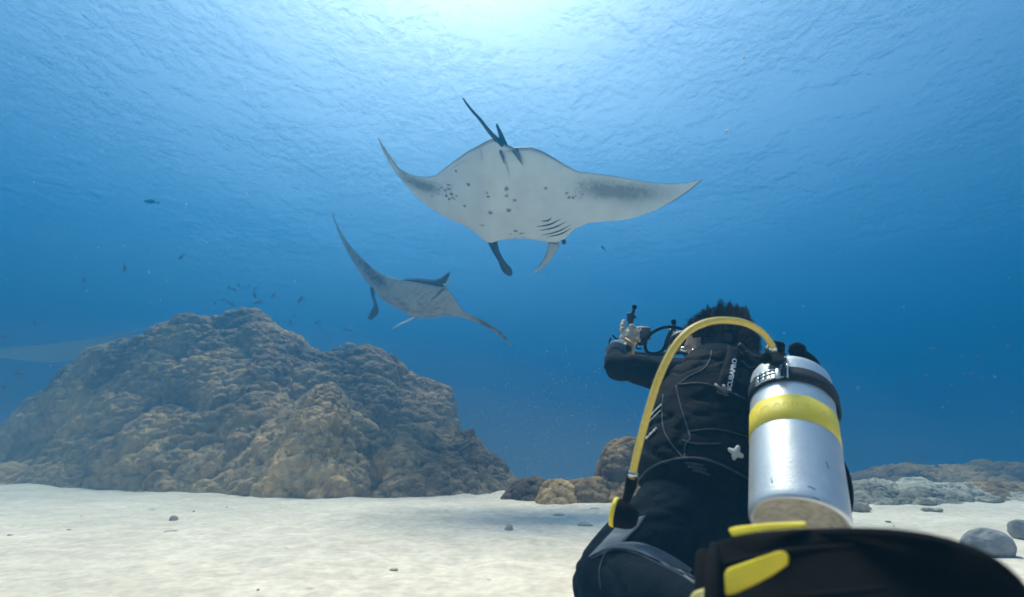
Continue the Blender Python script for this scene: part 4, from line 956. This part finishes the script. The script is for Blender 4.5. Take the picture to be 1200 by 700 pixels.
    # a few scrapes low on the shell
    for x0, y0, x1, y1 in ((947, 570, 956, 574), (938, 588, 941, 589), (952, 583, 960, 586), (904, 560, 905, 566), (968, 541, 971, 549)):
        def onp(x, y):
            o_ = CP; d_ = unit(P(x, y, 1) - CP); w_ = o_ - A; dn = d_ - ax * (d_ @ ax); wn = w_ - ax * (w_ @ ax); a_, b_, c_ = dn @ dn, 2 * dn @ wn, wn @ wn - (R0 + .0002) ** 2
            return o_ + d_ * ((-b_ - math.sqrt(max(0, b_ * b_ - 4 * a_ * c_))) / (2 * a_))
        v, f = tube([onp(x0, y0), onp((x0 + x1) / 2, (y0 + y1) / 2 - .6), onp(x1, y1)], .0007, 5, 6); part(T, 'scratch', v, f, M['housing'])
    # valve, knob and first stage
    top = A + ax * (L + R0 * .5)
    v, f = lathe(top, ax, [(0, .022), (.012, .022), (.014, .016), (.05, .016), (.052, .010)], 24, cap0=True, cap1=True); part(T, 'valve', v, f, M['steel'])
    k0 = P(935, 411, 1.29); v, f = lathe(k0 - RT * .012, unit(RT + .4 * FW), [(0, .010), (.004, .018), (.016, .020), (.026, .018), (.030, .010)], 20, cap0=True, cap1=True)
    v = v + unitrows(v - k0) * (.0012 * np.sin(np.arange(len(v)) * 2.2))[:, None]; part(T, 'valve_knob', v, f, M['rubber'])
    v, f = tube([P(941, 415, 1.27), P(953, 423, 1.27), P(962, 436, 1.26)], [.012, .010, .006], 8, 8); part(T, 'valve_guard', v, f, M['rubber'])
    return T, A, ax
def build_regulator():
    T = Thing('regulator', 'black regulator with long yellow hose arching over the diver to a yellow rimmed mouthpiece', 'regulator', tuple(P(907, 412, 1.22)))
    # first stage
    v, f = lathe(P(912, 424, 1.22), unit(P(900, 398, 1.20) - P(912, 424, 1.22)), [(0, .016), (.008, .022), (.028, .022), (.032, .017), (.044, .017), (.048, .012)], 24, cap0=True, cap1=True); part(T, 'first_stage', v, f, M['plastic'])
    v, f = lathe(P(903, 417, 1.20), unit(P(890, 424, 1.25) - P(903, 417, 1.20)), [(0, .008), (.006, .013), (.03, .013), (.034, .009)], 18, cap0=True, cap1=True); part(T, 'hose_port', v, f, M['rubber'])
    v, f = lathe(P(910, 412, 1.19), unit(UP + .2 * RT), [(0, .012), (.004, .017), (.02, .015), (.024, .009)], 18, cap0=True, cap1=True); part(T, 'hose_port', v, f, M['rubber'])
    v, f = ball(P(918, 418, 1.20), .006, 10, 8, sc=(1.6, .7, .7)); part(T, 'hose_fitting', v, f, M['steel'])
    h = [(907, 412, 1.19), (903, 402, 1.15), (892, 389, 1.10), (874, 379, 1.06), (852, 375.5, 1.03), (832, 377, 1.0), (812, 385, .98), (796, 399, .965), (782, 421, .955), (771, 446, .95), (762, 474, .95), (752, 510, .955), (745, 538, .96), (740, 563, .965)]
    pts = [P(*q) for q in h]; v, f = tube(pts, .0069, 14, 120); part(T, 'yellow_hose', v, f, M['yellow_hose'])
    for q in ([P(742.5, 553, .9625), P(741.2, 558, .964)], [P(905, 406, 1.165), P(906.5, 411, 1.18)]):
        v, f = tube(q, .0092, 14); part(T, 'crimp', v, f, M['steel'])
    v, f = tube([P(741, 560, .965), P(739.5, 568, .967), P(737, 577, .972), (P(734, 586, .985))], [.0105, .0112, .0095, .0075], 12, 12); part(T, 'hose_sleeve', v, f, M['rubber'])
    # second stage, seen nearly edge on: black bowl with a yellow rim
    c = P(723, 601, 1.0); ax = unit(-RT * .86 + UP * .12 + FW * .42)
    v, f = lathe(c, ax, [(-.040, .012), (-.034, .020), (-.02, .025), (-.004, .027), (.002, .027)], 32, cap0=True); part(T, 'mouthpiece', v, f, M['rubber'])
    v, f = lathe(c, ax, [(.000, .023), (.000, .0275), (.005, .0285), (.009, .0265), (.010, .019)], 32, cap1=True); part(T, 'yellow_rim', v, f, M['yellow_trim'])
    # pressure hose curling round the right side of the cylinder
    pts = [P(964, 440, 1.36), P(972, 480, 1.30), P(979, 526, 1.15), P(987, 542, 1.08), P(994, 560, 1.03), P(997, 582, 1.0), P(994, 603, .98), P(985, 624, .98)]
    v, f = tube(pts, .0052, 10, 60); part(T, 'pressure_hose', v, f, M['rubber'])
    for pts, r in (([P(905, 420, 1.24), P(893, 424, 1.30), P(884, 432, 1.36), P(872, 430, 1.46)], .006), ([P(900, 416, 1.22), P(886, 418, 1.34), P(876, 412, 1.48), P(866, 404, 1.56)], .0055)):
        v, f = tube(pts, r, 8, 24); part(T, 'low_pressure_hose', v, f, M['rubber'])
# ================================================================== CAMERA
def build_camera():
    T = Thing('underwater_camera', 'black underwater camera on a tray with two short arms, held by the diver', 'camera', tuple(P(760, 405, 1.95)))
    fr_ = np.array((RT, FW, UP))
    D = 1.95
    v, f = box(P(753, 391, D), .030, .022, .026, frame(unit(FW + .3 * RT), RT)[[0, 2, 1]], .3); hs = part(T, 'housing', v, f, M['housing'])
    v, f = box(P(752, 400, D - .03), .020, .006, .012, fr_, .3); part(T, 'rear_panel', v, f, M['plastic'])
    for k in range(3):
        v, f = box(P(747 + k * 1.8, 386 + (k % 2) * 2, D - .035), .0035, .002, .0065 - .001 * k, fr_, .2); part(T, 'white_mark', v, f, M['white_print'], parent=hs)
    v, f = box(P(748, 394, D - .034), .004, .002, .004, fr_, .2); part(T, 'white_mark', v, f, M['white_print'], parent=hs)
    # left grip and tray
    v, f = tube([P(738, 414, D - .06), P(736, 400, D - .03), P(740, 386, D - .01)], [.012, .013, .010], 12, 12); part(T, 'grip', v, f, M['plastic'])
    v, f = tube([P(734, 414, D - .03), P(760, 416, D), P(796, 413, D + .04)], .012, 10, 12, flat=.4); part(T, 'tray', v, f, M['plastic'])
    # left arm with clamp and ball
    v, f = tube([P(738, 386, D - .01), P(740, 374, D - .01), P(743, 362, D - .01)], [.010, .0135, .008], 10, 12, flat=.7); part(T, 'arm', v, f, M['plastic'])
    v, f = box(P(738.5, 372, D), .011, .010, .017, fr_, .3); part(T, 'clamp', v, f, M['plastic'])
    v, f = ball(P(744, 371.5, D - .01), .006, 10, 8); part(T, 'clamp_knob', v, f, M['plastic'])
    v, f = ball(P(743.5, 360, D - .01), .0095, 14, 10); part(T, 'ball_mount', v, f, M['rubber'])
    # right arm
    v, f = tube([P(779, 410, D), P(783, 398, D), P(787, 386, D)], [.012, .016, .011], 10, 12, flat=.7); part(T, 'arm', v, f, M['plastic'])
    v, f = tube([P(789, 388, D), P(790, 383, D), P(789.5, 380, D)], [.010, .008, .007], 10, 6); part(T, 'clamp', v, f, M['plastic'])
    v, f = ball(P(789.5, 377.5, D), .0105, 14, 10); part(T, 'ball_mount', v, f, M['rubber'])
    # coiled cable loop
    loop = [(800, 386), (790, 383.5), (778, 384), (766, 389), (758, 397), (756, 406), (759, 413), (768, 414.5), (776, 411), (780, 404)]
    v, f = tube([P(x, y, D - .03) for x, y in loop], .0058, 10, 60); part(T, 'cable_loop', v, f, M['rubber'])
    # port pointing forwards
    v, f = lathe(P(756, 393, D + .02), unit(FW + .15 * UP), [(0, .020), (.03, .024), (.045, .030), (.05, .028), (.058, .020), (.062, .004)], 28, cap0=True, cap1=True); part(T, 'lens_port', v, f, M['glass'])
    # orange lanyard
    v, f = tube([P(733, 397, D - .14), P(737.5, 400, D - .17), P(741, 405, D - .18), P(742, 415, D - .17)], .0045, 8, 20); part(T, 'lanyard', v, f, M['orange'])
    for pts in ([(716, 396), (714, 402), (717, 410), (722, 404)], [(718, 393), (722, 397), (728, 398)], [(745, 398), (750, 404), (756, 402)], [(748, 402), (746, 408), (752, 409)]):
        v, f = tube([P(x, y, D - .1) for x, y in pts], .003, 6, 14); part(T, 'cord', v, f, M['rubber'])
# ================================================================== FIN
def build_fin():
    T = Thing('swim_fin', 'big black swim fin with yellow inserts at the bottom right close to us', 'swim fin', tuple(P(850, 700, .6)))
    def slab(pts, thick, name, mat, bev=.0, parent=None, grid=None):
        V = []; n = len(pts)
        for k in (0, 1): V += [P(x, y, d) + (unit(P(x, y, d) - CP) * thick * k) for x, y, d in pts]
        bm = bmesh.new(); vs = [bm.verts.new(p) for p in V]
        bm.faces.new(vs[:n]); bm.faces.new(list(reversed(vs[n:])))
        for i in range(n): j = (i + 1) % n; bm.faces.new((vs[i], vs[i + n], vs[j + n], vs[j])) 
        bmesh.ops.recalc_face_normals(bm, faces=bm.faces)
        bmesh.ops.bevel(bm, geom=[e for e in bm.edges], offset=thick * .3, segments=3, affect='EDGES', profile=.5, clamp_overlap=True)
        bm.verts.index_update(); V = [v.co[:] for v in bm.verts]; F = [tuple(v.index for v in f.verts) for f in bm.faces]; bm.free()
        return part(T, name, V, F, M[mat], parent=parent)
    sm = lambda L, n: [tuple(q) for q in smooth_path(L, n)]
    top = sm([(842, 636, .66), (862, 629, .64), (900, 624, .60), (950, 621, .55), (1000, 620, .50), (1050, 622, .46), (1100, 630, .43), (1145, 645, .41), (1180, 668, .395), (1205, 700, .39), (1225, 760, .38)], 30)
    bot = [(1180, 860, .36), (1000, 880, .38), (880, 850, .45), (842, 800, .5)]
    slab(top + bot, .016, 'blade', 'rubber')
    # the rail along the top edge
    v, f = tube([P(x, y + 4, d + .004) for x, y, d in top], [.0045] * len(top), 8); part(T, 'rail', v, f, M['rubber'])
    v, f = tube([P(838, 640, .64), P(836, 660, .60), P(835, 690, .56), P(835, 740, .52)], [.006, .008, .009, .009], 10, 16); part(T, 'foot_pocket_edge', v, f, M['rubber'])
    v, f = tube([P(825, 650, .66), P(828, 680, .62), P(830, 730, .58)], [.010, .014, .018], 10, 12); part(T, 'foot_pocket', v, f, M['rubber'])
    for (a, b) in (((850, 662, .575), (1000, 640, .475)), ((846, 720, .53), (1040, 690, .43))):
        v, f = tube([P(*a), P((a[0] + b[0]) / 2, (a[1] + b[1]) / 2 - 3, (a[2] + b[2]) / 2), P(*b)], [.004, .005, .002], 8, 16); part(T, 'blade_rib', v, f, M['rubber'])
    slab([(853, 620, .62), (862, 617, .615), (900, 613, .585), (944, 611, .555), (947, 616, .55), (940, 619, .553), (900, 622, .58), (858, 629, .61)], .010, 'yellow_insert', 'yellow_trim')
    slab([(849, 672, .545), (853, 666, .545), (885, 655, .525), (912, 646, .505), (920, 646, .50), (925, 652, .50), (924, 662, .50), (905, 675, .51), (885, 686, .52), (860, 697, .535), (850, 698, .54)], .008, 'yellow_insert', 'yellow_trim')
    slab([(812, 694, .60), (822, 690, .59), (832, 689, .58), (838, 694, .57), (839, 704, .57), (832, 716, .57), (812, 716, .60), (808, 702, .60)], .012, 'yellow_buckle', 'pale_trim')
haze()
build_surface()
build_sand()
build_reef()
build_rubble()
build_silt()
build_lumps()
build_diver()
build_tank()
build_regulator()
build_camera()
build_fin()
big_manta()
small_manta()
far_manta()
build_fish()
build_specks()
